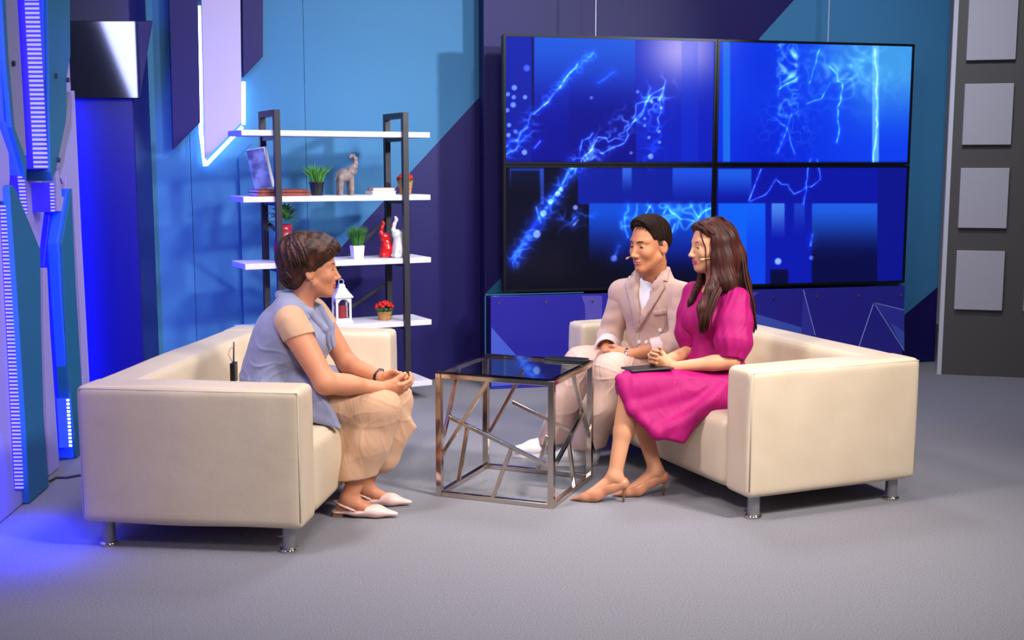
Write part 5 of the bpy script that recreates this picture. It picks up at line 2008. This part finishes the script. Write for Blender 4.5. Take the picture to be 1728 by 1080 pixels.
strands(hairm, O, HMn, (0.012, 0, 0.060), (0.080, 0.070, 0.074), (-0.7, 0.2, 0.8), sph(80, 0.25, 0.95, -1.3, 1.3, 3), 0.0035, 'hair_lock', 'hair_m', seed=8, lift=0.003, jit=0.03)

# T-shirt
S = Sdf((0.4, 5.8, 0.5), (1.05, 6.45, 1.0), 0.005)
S.ell((0.785, 6.155, 0.68), (0.125, 0.165, 0.17), BmR, 0.06)
S.ell((0.75, 6.12, 0.81), (0.129, 0.172, 0.122), BmR, 0.06)
S.cone(shR * 0.75 + shL * 0.25, shL * 0.75 + shR * 0.25, 0.062, 0.062, 0.05)
S.cone(nk + np.array([0.01, 0.01, -0.02]), nk + Bm.f * 0.012 + np.array([0, 0, 0.022]), 0.078, 0.066, 0.02)
S.cut(nk + np.array([0, 0, 0.044]) + Bm.f * 0.07, np.array([0, 0, 0.97]) + Bm.f * 0.2)
tee, VT, FT = sdf_obj(S, 'undershirt', M['tee'], pm, O)

# jacket
S = Sdf((0.32, 5.7, 0.42), (1.12, 6.55, 1.02), 0.005)
S.ell((0.815, 6.185, 0.575), (0.17, 0.215, 0.16), BmR, 0.05)
S.ell((0.785, 6.155, 0.69), (0.152, 0.20, 0.19), BmR, 0.06)
S.ell((0.752, 6.122, 0.80), (0.148, 0.20, 0.12), BmR, 0.06)
S.cone(shR, shL, 0.070, 0.070, 0.05)
S.cone(shR * 0.62 + shL * 0.38 + np.array([0, 0, 0.03]), shR * 0.38 + shL * 0.62 + np.array([0, 0, 0.03]), 0.070, 0.070, 0.05)
S.cut((0.75, 6.1, 0.50), (0, 0, -1))
jk = [S]
S.cone(nk + np.array([0, 0, -0.02]), nk + np.array([0, 0, 0.14]) + Bm.f * 0.02, 0.068, 0.095, 0.01, 's')
# open front between the lapels
vtop = nk + Bm.f * 0.11
S.tri(nk + Bm.f * 0.075 + Bm.l * 0.052 + np.array([0, 0, 0.06]), nk + Bm.f * 0.075 - Bm.l * 0.036 + np.array([0, 0, 0.06]), at_y(1085, 522, 5.99), 0.026, 0.006, 's')
zz = np.array([0, 0, 1.0])
for dz, ra, rr in ((0.0, 1.02, 0.016), (0.024, 0.98, 0.012), (0.046, 0.93, 0.009)):
    S.chain([nk + Bm.f * 0.075 + Bm.l * 0.066 * ra + zz * (0.010 + dz * 0.35), nk + Bm.f * 0.03 + Bm.l * 0.086 * ra + zz * (0.036 + dz * 0.9), nk - Bm.f * 0.03 + Bm.l * 0.074 * ra + zz * (0.054 + dz), nk - Bm.f * 0.062 * ra + zz * (0.06 + dz),
             nk - Bm.f * 0.03 - Bm.l * 0.074 * ra + zz * (0.054 + dz), nk + Bm.f * 0.03 - Bm.l * 0.086 * ra + zz * (0.036 + dz * 0.9), nk + Bm.f * 0.075 - Bm.l * 0.066 * ra + zz * (0.010 + dz * 0.35)], [rr] * 7, 0.014)
for q_, s_ in ((shL, 1), (shR, -1)):
    S.cone(nk + Bm.l * 0.085 * s_ + zz * 0.028, q_ + zz * 0.0, 0.030, 0.060, 0.05)
jkm, VJ, FJ = sdf_obj(S, 'jacket', M['jacket'], pm, O, None, lambda V: folds(V, [((0.6, -0.5, 0.7), 28, 1.0), ((0.4, 0.5, -0.8), 45, 0.6)], 0.0012) * np.clip((0.83 - V[:, 2]) / 0.12, 0.1, 1) + creases(V, [(np.array([0.70, 6.03, 0.62]), 20, 9)], 0.004))


def sleeve(name, a, e, w_, r0, r1, r2, m, parent, origin, stop, amp=0.002, kk=0.02):
    S = Sdf(np.minimum(np.minimum(a, e), w_) - 0.13, np.maximum(np.maximum(a, e), w_) + 0.13, 0.0045)
    S.chain([a, e, w_], [r0, r1, r2], kk)
    ax = norm(w_ - e)
    S.cut(e + (w_ - e) * stop, ax)
    ax1 = norm(e - a)
    return sdf_obj(S, name, M[m], parent, origin, None, lambda V: folds(V, [(ax1, 62, 1.0), (ax1 + 0.7 * ax, 95, 0.7), (np.cross(ax1, ax) + ax, 48, 0.8)], amp) * np.clip(np.linalg.norm(V - a, axis=1) / 0.14, 0.15, 1))


sR, VsR, FsR = sleeve('sleeve', shR + np.array([0.008, 0, 0.0]), elR, wrR, 0.074, 0.066, 0.056, 'jacket', pm, O, 0.62)
sL, VsL, FsL = sleeve('sleeve', shL + np.array([-0.008, 0, 0.0]), elL, wrL, 0.074, 0.068, 0.056, 'jacket', pm, O, 0.36)
for (e, w_, st0, st1, r) in ((elR, wrR, 0.55, 0.86, 0.060), (elL, wrL, 0.30, 0.56, 0.056)):
    S = Sdf(np.minimum(e, w_) - 0.12, np.maximum(e, w_) + 0.12, 0.004)
    S.cone(e + (w_ - e) * (st0 - 0.2), w_ + (w_ - e) * 0.2, r + 0.004, r + 0.002, 0.01)
    ax = norm(w_ - e)
    S.cut(e + (w_ - e) * st1, ax)
    S.cut(e + (w_ - e) * st0, -ax)
    S.cone(e + (w_ - e) * (st1 - 0.14), w_ + (w_ - e) * 0.4, r - 0.008, r - 0.006, 0.004, 's')
    sdf_obj(S, 'rolled_cuff', M['lining'], pm, O, None, lambda V: folds(V, [((0.5, 0.5, 0.8), 60, 1.0)], 0.003))

# trousers
S = Sdf((0.05, 5.72, 0.06), (1.05, 6.5, 0.68), 0.005)
S.ell((0.825, 6.2, 0.54), (0.145, 0.18, 0.115), BmR, 0.05)
for h_, k_, a_ in ((hipR, knR, anR), (hipL, knL, anL)):
    S.cone(h_, k_ + np.array([0, 0, 0.008]), 0.110, 0.086, 0.04)
    mid = (k_ + a_) / 2
    S.chain([k_, mid + np.array([0.012, 0, 0]), a_ + np.array([0.01, 0, -0.04])], [0.086, 0.084, 0.088], 0.05)
S.cut((0.2, 6.0, 0.072), (0.10, 0, -1))
sdf_obj(S, 'trousers', M['jacket'], pm, O, None, lambda V: creases(V, [(knR, 22, 9), (knL, 20, 9), (hipR, 16, 7)], 0.005))

# sneakers
for a_ in (anR, anL):
    g0 = np.array([a_[0], a_[1], 0.0])
    fd = norm([-1.0, -0.12, 0])
    sd = np.array([-fd[1], fd[0], 0])
    up = np.array([0, 0, 1.0])
    S = Sdf(g0 + np.array([-0.26, -0.11, -0.003]), g0 + np.array([0.14, 0.11, 0.15]), 0.004)
    S.cone(g0 - fd * 0.035 + up * 0.05, g0 + fd * 0.09 + up * 0.045, 0.046, 0.046, 0.03, sq=(sd, 0.9))
    S.cone(g0 + fd * 0.05 + up * 0.045, g0 + fd * 0.16 + up * 0.036, 0.050, 0.036, 0.03, sq=(up, 0.75))
    S.cone(g0 - fd * 0.03 + up * 0.05, g0 - fd * 0.015 + up * 0.10, 0.044, 0.042, 0.03)
    S.cone(g0 + fd * 0.03 + up * 0.07, g0 + fd * 0.0 + up * 0.115, 0.036, 0.034, 0.03)
    S.cut(g0 + up * 0.012, -up)
    S.cut(g0 + up * 0.108, up)
    sn, _, _ = sdf_obj(S, 'sneaker', M['shoe_white'], pm, O)
    mb = MB()
    out = []
    for k in range(28):
        a = 2 * PI * k / 28
        x = math.cos(a)
        y = math.sin(a)
        out.append(g0 + fd * (0.062 + 0.138 * x) + sd * y * (0.046 if x > -0.2 else 0.042) * (1 - 0.15 * max(0, x) ** 3))
    mb.prism([p + up * 0.026 for p in out], [p for p in out])
    mb.build('sole', M['shoe_white'], sn, False, O, 0.002)
    for k in range(4):
        c_ = g0 + fd * (0.055 + 0.022 * k) + up * (0.095 - 0.010 * k)
        MB().tube([c_ - sd * 0.022 - up * 0.006, c_ + up * 0.002, c_ + sd * 0.022 - up * 0.006], 0.0032, 5).build('lace', M['white'], sn, True, O)
jbvh = bvh_of(np.concatenate([VJ, VsR, VsL]), np.concatenate([FJ, FsR + len(VJ), FsL + len(VJ) + len(VsR)]))
tbvh = bvh_of(VJ, FJ)
# lapels, collar, pocket and buttons
drape(tbvh, [(1117, 446), (1128, 458), (1126, 476), (1119, 474), (1123, 486), (1076, 560), (1074, 552), (1096, 500), (1106, 470)], M['jacket'], 'lapel', pm, O, 0.004, 0.005)
drape(tbvh, [(1074, 452), (1078, 470), (1076, 500), (1082, 540), (1076, 562), (1062, 505), (1056, 480), (1066, 462)], M['jacket'], 'lapel', pm, O, 0.004, 0.005)
drape(tbvh, [(1103, 524), (1124, 521), (1125, 529), (1104, 532)], M['jacket'], 'breast_pocket', pm, O, 0.003, 0.003)
drape(tbvh, [(1075, 556), (1078.5, 556), (1077, 585), (1074, 585)], M['seam'], 'front_edge', pm, O, 0.002, 0.003)
for x, y in ((1053, 553), (1114, 557), (1079, 577), (1091, 577)):
    d_ = norm(ray(x, y))
    hit = tbvh.ray_cast(Vector(CAM), Vector(d_))
    if hit[0] is not None:
        n_ = np.array(hit[1])
        n_ = n_ if n_ @ d_ < 0 else -n_
        p = np.array(hit[0])
        MB().tube([p, p + n_ * 0.006], [0.010, 0.009], 14).build('button', M['button'], pm, False, O)

# his watch and headset microphone
wc = wrL + norm(wrL - elL) * 0.012
wd = norm(wrL - elL)
s1_ = norm(np.cross(wd, (0, 0, 1)))
s2_ = np.cross(s1_, wd)
t = thing('wristwatch', 'silver bracelet watch on the wrist of the man in the pink suit', 'watch', wc)
MB().tube([wc + (s1_ * math.cos(a) + s2_ * math.sin(a)) * 0.032 for a in np.linspace(0, 2 * PI, 21)], 0.007, 6, flat=0.4).build('bracelet', M['chrome'], t, True, wc)
MB().tube([wc + s2_ * 0.031, wc + s2_ * 0.038], 0.015, 14).build('case', M['chrome'], t, False, wc)


def headset(H, y, label, tip):
    c_ = H.M(0.0, 0.088 * y, 0.0)
    t = thing('headset_microphone', label, 'microphone', c_)
    pts = [H.M(-0.030, 0.086 * y, -0.020), H.M(-0.012, 0.090 * y, 0.024), H.M(0.006, 0.086 * y, 0.0), H.M(0.012, 0.080 * y, -0.025), H.M(0.035, 0.074 * y, -0.048), H.M(*tip)]
    MB().tube(pts, 0.0022, 6).build('boom', M['mic'], t, True, c_)
    a, b = H.M(*tip), H.M(tip[0] + 0.018, tip[1] - 0.006 * y, tip[2] - 0.003)
    MB().tube([a, b], [0.0045, 0.0055], 8).build('capsule', M['mic'], t, True, c_)
    return t


headset(HMn, -1, 'skin-coloured headset microphone beside the cheek of the man', (0.072, -0.068, -0.052))

# ================================================================== woman in fuchsia
Bp = Body((0.95, 5.57), (-0.886, -0.464))
pp = thing('person', 'seated woman with long brown hair in a fuchsia puff-sleeved dress and nude high heels', 'person', Bp.o)
O = Bp.o
HP = Head((0.942, 5.60, 1.148), head_frame((-0.955, -0.30), 0.06), 0.98)
hipR, hipL = np.array([0.915, 5.655, 0.51]), np.array([0.985, 5.49, 0.51])
knR, knL = np.array([0.565, 5.49, 0.49]), np.array([0.545, 5.315, 0.515])
anR, anL = np.array([0.668, 5.355, 0.125]), np.array([0.470, 5.25, 0.125])
shR, shL = np.array([0.892, 5.735, 0.90]), np.array([1.050, 5.462, 0.90])
elR, elL = np.array([0.875, 5.64, 0.64]), np.array([1.010, 5.355, 0.635])
wrR, wrL = np.array([0.712, 5.475, 0.615]), np.array([0.742, 5.375, 0.605])
BpR = np.array([norm([-0.866, -0.5, 0]), norm([0.5, -0.866, 0]), (0, 0, 1.0)])
Ft, Lt = BpR[0], BpR[1]
S = Sdf((0.22, 5.10, -0.005), (1.2, 5.88, 1.29), 0.0032)
HP.add(S)
nk = np.array([0.975, 5.605, 0.925])
S.cone(nk, HP.M(-0.025, 0, -0.065), 0.048, 0.045, 0.03)
S.cone(HP.M(-0.02, 0, -0.09), HP.M(0.03, 0, -0.085), 0.042, 0.032, 0.03)
S.ell((0.96, 5.58, 0.53), (0.12, 0.165, 0.10), BpR, 0.05)
S.ell((0.975, 5.58, 0.66), (0.08, 0.115, 0.12), BpR, 0.06)
S.ell((0.975, 5.60, 0.82), (0.085, 0.125, 0.11), BpR, 0.06)
S.cone(shR, shL, 0.040, 0.040, 0.05)
S.chain([shR, elR, wrR], [0.042, 0.036, 0.023], 0.02)
S.chain([shL, elL, wrL], [0.042, 0.036, 0.023], 0.02)
S.ell(elL * 0.72 + wrL * 0.28, (0.06, 0.034, 0.034), np.array([norm(wrL - elL), norm(np.cross((0, 0, 1), wrL - elL)), norm(np.cross(wrL - elL, np.cross((0, 0, 1), wrL - elL)))]), 0.02)
hand(S, wrL, np.array([-0.9, 0.20, 0.22]), np.array([0.1, 0.9, 0.2]), np.array([0.2, 0, 1.0]), (0.55, 0.65, 0.5), 0.92, 0.03, 0.5)
hand(S, wrR + np.array([-0.004, -0.012, 0.006]), np.array([-0.70, -0.55, 0.32]), np.array([0.25, -0.9, 0.1]), np.array([0.1, 0.1, 1.0]), (0.6, 0.65, 0.5), 0.92, 0.03, 0.5)
for h_, k_, a_ in ((hipR, knR, anR), (hipL, knL, anL)):
    S.chain([h_, k_, a_], [0.080, 0.050, 0.032], 0.03)
    cal = k_ * 0.68 + a_ * 0.32
    bk = norm(np.cross(a_ - k_, Lt))
    bk = bk if bk[0] > 0 else -bk
    S.cone(k_ * 0.85 + a_ * 0.15 + bk * 0.012, k_ * 0.52 + a_ * 0.48 + bk * 0.010, 0.047, 0.044, 0.03)
fdL, fdR = norm([-0.99, 0.08, 0]), norm([-0.99, -0.12, 0])
for a_, fd in ((anL, fdL), (anR, fdR)):
    g0 = np.array([a_[0], a_[1], 0.0])
    S.cone(a_, a_ - fd * 0.028 + np.array([0, 0, -0.03]), 0.030, 0.026, 0.02)
    S.cone(a_ + np.array([0, 0, -0.01]), g0 + fd * 0.105 + np.array([0, 0, 0.034]), 0.030, 0.024, 0.02)
    S.cone(g0 + fd * 0.10 + np.array([0, 0, 0.032]), g0 + fd * 0.15 + np.array([0, 0, 0.022]), 0.025, 0.014, 0.015)
bp_, VP, FP_ = sdf_obj(S, 'body', [M['skin_p'], M['lip_p']], pp, O, lambda C: HP.lips(C).astype(int))
HP.eyes(pp, O, (1, 0.05, -0.15))
HP.brows(pp, O, 'brow', 0.0026)
pbvh = bvh_of(VP, FP_)

# long hair
S = Sdf((0.78, 5.36, 0.72), (1.24, 5.86, 1.32), 0.0042)
hm, hR = HP.M, HP.R
S.ell(hm(-0.018, 0, 0.043), np.array([0.106, 0.088, 0.097]) * HP.sc, hR, 0.02)
S.ell(hm(0.045, 0, 0.088), np.array([0.046, 0.066, 0.036]) * HP.sc, hR, 0.02)
# open the face
S.cut(hm(0.048, 0, 0.055), hR[0] * 0.80 - hR[2] * 0.60)
S.cut(hm(0.022, 0, 0.0), hR[0], (hm(0, 0, -0.02) - 0.2, hm(0, 0, 0.045) + np.array([0.2, 0.2, 0.0])))
# curtain falling behind the shoulders and in front on the near side
bkp = -hR[0]
S.chain([hm(-0.075, 0.02, 0.03), hm(-0.105, 0.03, -0.06), np.array([1.078, 5.58, 0.96]), np.array([1.105, 5.555, 0.86]), np.array([1.118, 5.525, 0.775])],
        [0.076, 0.074, 0.068, 0.055, 0.020], 0.03, sq=(norm(Ft), 0.62))
S.chain([hm(-0.035, 0.060, 0.02), hm(-0.035, 0.075, -0.06), np.array([1.01, 5.50, 0.985]), np.array([1.060, 5.465, 0.90])], [0.052, 0.050, 0.045, 0.02], 0.03)
S.chain([hm(-0.005, 0.068, 0.03), hm(0.000, 0.078, -0.05), hm(0.004, 0.082, -0.12), np.array([0.930, 5.475, 0.945]), np.array([0.890, 5.447, 0.865]), np.array([0.882, 5.436, 0.772])],
        [0.034, 0.036, 0.036, 0.036, 0.034, 0.014], 0.02, sq=(norm(Lt), 0.6))
S.chain([hm(0.0, -0.066, 0.02), hm(0.004, -0.072, -0.06), hm(0.010, -0.066, -0.14), np.array([0.858, 5.60, 0.88]), np.array([0.838, 5.60, 0.765])],
        [0.030, 0.027, 0.023, 0.018, 0.005], 0.02, sq=(norm(Lt), 0.7))


def hgroove(V):
    q = HP.local(V)
    a = np.arctan2(q[:, 1], -q[:, 0] + 0.02)
    return 0.0011 * np.sin(a * 26 + 1.5 * np.sin(q[:, 2] * 8)) + 0.0008 * np.sin(a * 61 + 1.5 * np.sin(q[:, 2] * 9))


hairp, VHp, FHp = sdf_obj(S, 'hair', M['hair_p'], pp, O, None, hgroove, 1)
# single locks
rs = np.random.RandomState(12)
mb = MB()
for i in range(46):
    a = rs.uniform(0, 1)
    j = rs.normal(0, 0.004, 3)
    pts = [hm(0.035 - 0.03 * a, 0.045 + 0.02 * a, 0.118 - 0.02 * a) + j * 0.3, hm(0.022 - 0.05 * a, 0.082, 0.04) + j * 0.4, hm(0.018 - 0.06 * a, 0.092, -0.05) + j,
           hm(0.018 - 0.06 * a, 0.105, -0.13) + j, np.array([0.905 + 0.05 * a, 5.452, 0.92]) + j, np.array([0.872 + 0.05 * a, 5.424, 0.84]) + j, np.array([0.866 + 0.045 * a, 5.415, 0.772 + rs.uniform(-0.02, 0.02)]) + j]
    mb.tube(pts, [0.002, 0.004, 0.005, 0.005, 0.005, 0.004, 0.001], 5, flat=1.6)
for i in range(60):
    a = rs.uniform(-1, 1)
    j = rs.normal(0, 0.004, 3)
    pts = [hm(-0.05, 0.04 * a, 0.140) + j * 0.3, hm(-0.105, 0.062 * a, 0.075) + j * 0.4, hm(-0.125, 0.075 * a + 0.01, -0.02) + j * 0.6,
           np.array([1.085 + 0.012 * a, 5.565 - 0.07 * a, 0.99]) + j, np.array([1.125, 5.545 - 0.065 * a, 0.88]) + j, np.array([1.135, 5.52 - 0.05 * a, 0.79]) + j, np.array([1.137, 5.51 - 0.045 * a, 0.755 + rs.uniform(-0.01, 0.03)]) + j]
    mb.tube(pts, [0.002, 0.004, 0.005, 0.005, 0.005, 0.004, 0.001], 5, flat=1.6)
for i in range(34):
    a = rs.uniform(0, 1)
    j = rs.normal(0, 0.005, 3)
    pts = [hm(0.075 - 0.06 * a, 0.015, 0.122 + 0.014 * a), hm(0.066 - 0.07 * a, 0.05, 0.112 - 0.0 * a) + j * 0.3, hm(0.035 - 0.08 * a, 0.078, 0.07 - 0.02 * a) + j * 0.4, hm(-0.03 - 0.06 * a, 0.088 - 0.02 * a, 0.035) + j * 0.4, hm(-0.105, 0.05, 0.02) + j * 0.4]
    mb.tube(pts, [0.002, 0.005, 0.005, 0.005, 0.003], 5, flat=1.6)
# thin face-framing strand
mb.tube([hm(0.066, 0.030, 0.108), hm(0.074, 0.052, 0.06), hm(0.058, 0.066, 0.0), hm(0.058, 0.066, -0.06), hm(0.055, 0.064, -0.13)], [0.003, 0.0038, 0.0034, 0.003, 0.001], 5)
o = mb.build('hair_lock', M['hair_p'], hairp, True, O)
o['kind'] = 'stuff'

# dress
S = Sdf((0.72, 5.28, 0.42), (1.25, 5.88, 1.0), 0.0045)
S.ell((0.972, 5.575, 0.655), (0.105, 0.132, 0.11), BpR, 0.05)
S.ell((0.965, 5.59, 0.80), (0.110, 0.145, 0.125), BpR, 0.06)
for sg in (-1, 1):
    S.ell(np.array([0.965, 5.59, 0.795]) + Ft * 0.075 + Lt * 0.062 * sg, (0.06, 0.062, 0.066), BpR, 0.04)
S.cone(shR * 0.86 + shL * 0.14, shL * 0.86 + shR * 0.14, 0.052, 0.052, 0.05)
S.cone(nk + np.array([0, 0, 0.012]), nk + np.array([0, 0, 0.10]) + Ft * 0.03, 0.054, 0.08, 0.008, 's')
S.ell((0.965, 5.575, 0.54), (0.150, 0.185, 0.125), BpR, 0.05)
bod, VD, FD = sdf_obj(S, 'bodice', M['fuchsia'], pp, O, None, lambda V: folds(V, [((0.6, -0.3, 0.2), 60, 1.0), ((0.3, 0.8, 0.3), 70, 0.6)], 0.0030) * np.clip(1 - np.abs(V[:, 2] - 0.67) / 0.12, 0.12, 1))
S = Sdf((0.40, 5.08, 0.24), (1.2, 5.85, 0.72), 0.0045)
S.ell((0.965, 5.575, 0.535), (0.150, 0.19, 0.115), BpR, 0.05)
S.cone(hipL, knL + np.array([0.02, 0.0, 0.005]), 0.112, 0.080, 0.05)
S.cone(hipR, knR + np.array([0.02, 0.0, 0.005]), 0.112, 0.080, 0.05)
S.tri(knL, knR, (hipL + hipR) / 2, 0.07, 0.04)
# cloth hanging from the near thigh
pA = at_y(1047, 640, 5.27)
pB = at_y(1066, 690, 5.235)
pC = at_y(1108, 732, 5.215)
pD = at_y(1152, 742, 5.215)
pE = at_y(1176, 700, 5.235)
pF = at_y(1232, 690, 5.31)
pG = at_y(1235, 640, 5.37)
for a, b, c_ in ((pA, pB, pG), (pB, pC, pG), (pC, pD, pE), (pC, pE, pG), (pE, pF, pG)):
    S.tri(a, b, c_, 0.020, 0.03)
for a, b, c_ in ((pA, pB, knR), (pB, pC, (knR + hipR) / 2 - np.array([0, 0, 0.04]))):
    S.tri(a, b, c_, 0.016, 0.03)
S.cut(knL + np.array([-0.065, -0.01, 0.0]), (-0.93, -0.1, -0.30))
skirt, VS_, FS_ = sdf_obj(S, 'skirt', M['fuchsia'], pp, O, None, lambda V: (folds(V, [((0.55, 0.2, 0.85), 34, 1.0)], 0.002) + creases(V, [(hipL + np.array([0.05, 0, 0.03]), 14, 12)], 0.004)) * np.clip((V[:, 0] - 0.45) / 0.15, 0.1, 1))
# belt line
for sg, sh, el in ((1, shL, elL), (-1, shR, elR)):
    S = Sdf(np.minimum(sh, el) - 0.16, np.maximum(sh, el) + 0.16, 0.0045)
    ax = norm(el - sh)
    S.chain([sh - ax * 0.01, sh + (el - sh) * 0.35, sh + (el - sh) * 0.70, sh + (el - sh) * 0.88], [0.058, 0.078, 0.084, 0.058], 0.03)
    S.cone(sh + (el - sh) * 0.86, sh + (el - sh) * 1.04, 0.056, 0.054, 0.012)
    S.cut(sh + (el - sh) * 0.98, ax)
    side = norm(np.cross(ax, Ft))
    sdf_obj(S, 'puff_sleeve', M['fuchsia'], pp, O, None, lambda V, sh=sh, ax=ax, side=side: 0.0016 * np.sin(11 * np.arctan2((V - sh) @ side, (V - sh) @ np.cross(ax, side)) + 2 * np.sin((V - sh) @ ax * 20)) * np.clip(np.abs((V - sh) @ ax - 0.11) / 0.10, 0.25, 1))

# pumps
for a_, fd in ((anL, fdL), (anR, fdR)):
    g0 = np.array([a_[0], a_[1], 0.0])
    sd = np.array([-fd[1], fd[0], 0])
    up = np.array([0, 0, 1.0])
    S = Sdf(g0 + np.array([-0.25, -0.08, -0.004]), g0 + np.array([0.12, 0.08, 0.16]), 0.0028)
    S.chain([g0 - fd * 0.036 + up * 0.088, g0 + fd * 0.02 + up * 0.074, g0 + fd * 0.085 + up * 0.034, g0 + fd * 0.135 + up * 0.022], [0.030, 0.033, 0.034, 0.026], 0.02)
    S.cone(g0 + fd * 0.13 + up * 0.020, g0 + fd * 0.200 + up * 0.012, 0.026, 0.008, 0.015, sq=(up, 0.75))
    # opening of the vamp, from the heel counter down to the toes
    S.cut(g0 + up * 0.098, up * 0.92 + fd * 0.40)
    # the arch: cut away under the foot
    S.cone(g0 - fd * 0.03 + up * 0.022, g0 + fd * 0.075 + up * (-0.022), 0.042, 0.032, 0.01, 's')
    S.cut(g0 + up * 0.002, -up)
    sh_, _, _ = sdf_obj(S, 'pump', M['shoe_nude'], pp, O)
    h0 = g0 - fd * 0.046
    MB().tube([h0 + up * 0.085, h0 + fd * 0.004 + up * 0.05, h0 + fd * 0.006 + up * 0.0], [0.016, 0.007, 0.0045], 10).build('stiletto', M['heel'], sh_, True, O)

# tablet on her lap
tp_ = at_y(1092, 630, 5.36)
tp_[2] = 0.603
ta = thing('tablet', 'dark thin tablet lying on the lap of the woman in fuchsia', 'tablet', tp_)
Rt = np.array([norm([-0.95, -0.25, -0.03]), norm([0.25, -0.95, 0.05]), (0, 0, 1)])
Rt[2] = np.cross(Rt[0], Rt[1])
MB().box(tp_, (0.205, 0.15, 0.008), Rt).build('case', M['blackmetal'], ta, False, tp_, 0.002)
MB().box(tp_ + Rt[2] * 0.0045, (0.19, 0.135, 0.001), Rt).build('screen', M['black'], ta, False, tp_)
headset(HP, 1, 'skin-coloured headset microphone across the cheek of the woman in fuchsia', (0.066, 0.064, -0.052))

# tablet at the back corner of the table
p = TP(TS - 0.12, TS - 0.06, TH + 0.004)
t = thing('tablet', 'dark slim tablet lying flat on the far right corner of the glass table', 'tablet', p, TR)
MB().box((0, 0, 0.006), (0.2, 0.09, 0.011)).build('case', M['black'], t, bevel=0.002)
MB().box((0, 0, 0.012), (0.185, 0.08, 0.0008)).build('screen', M['bezel'], t)
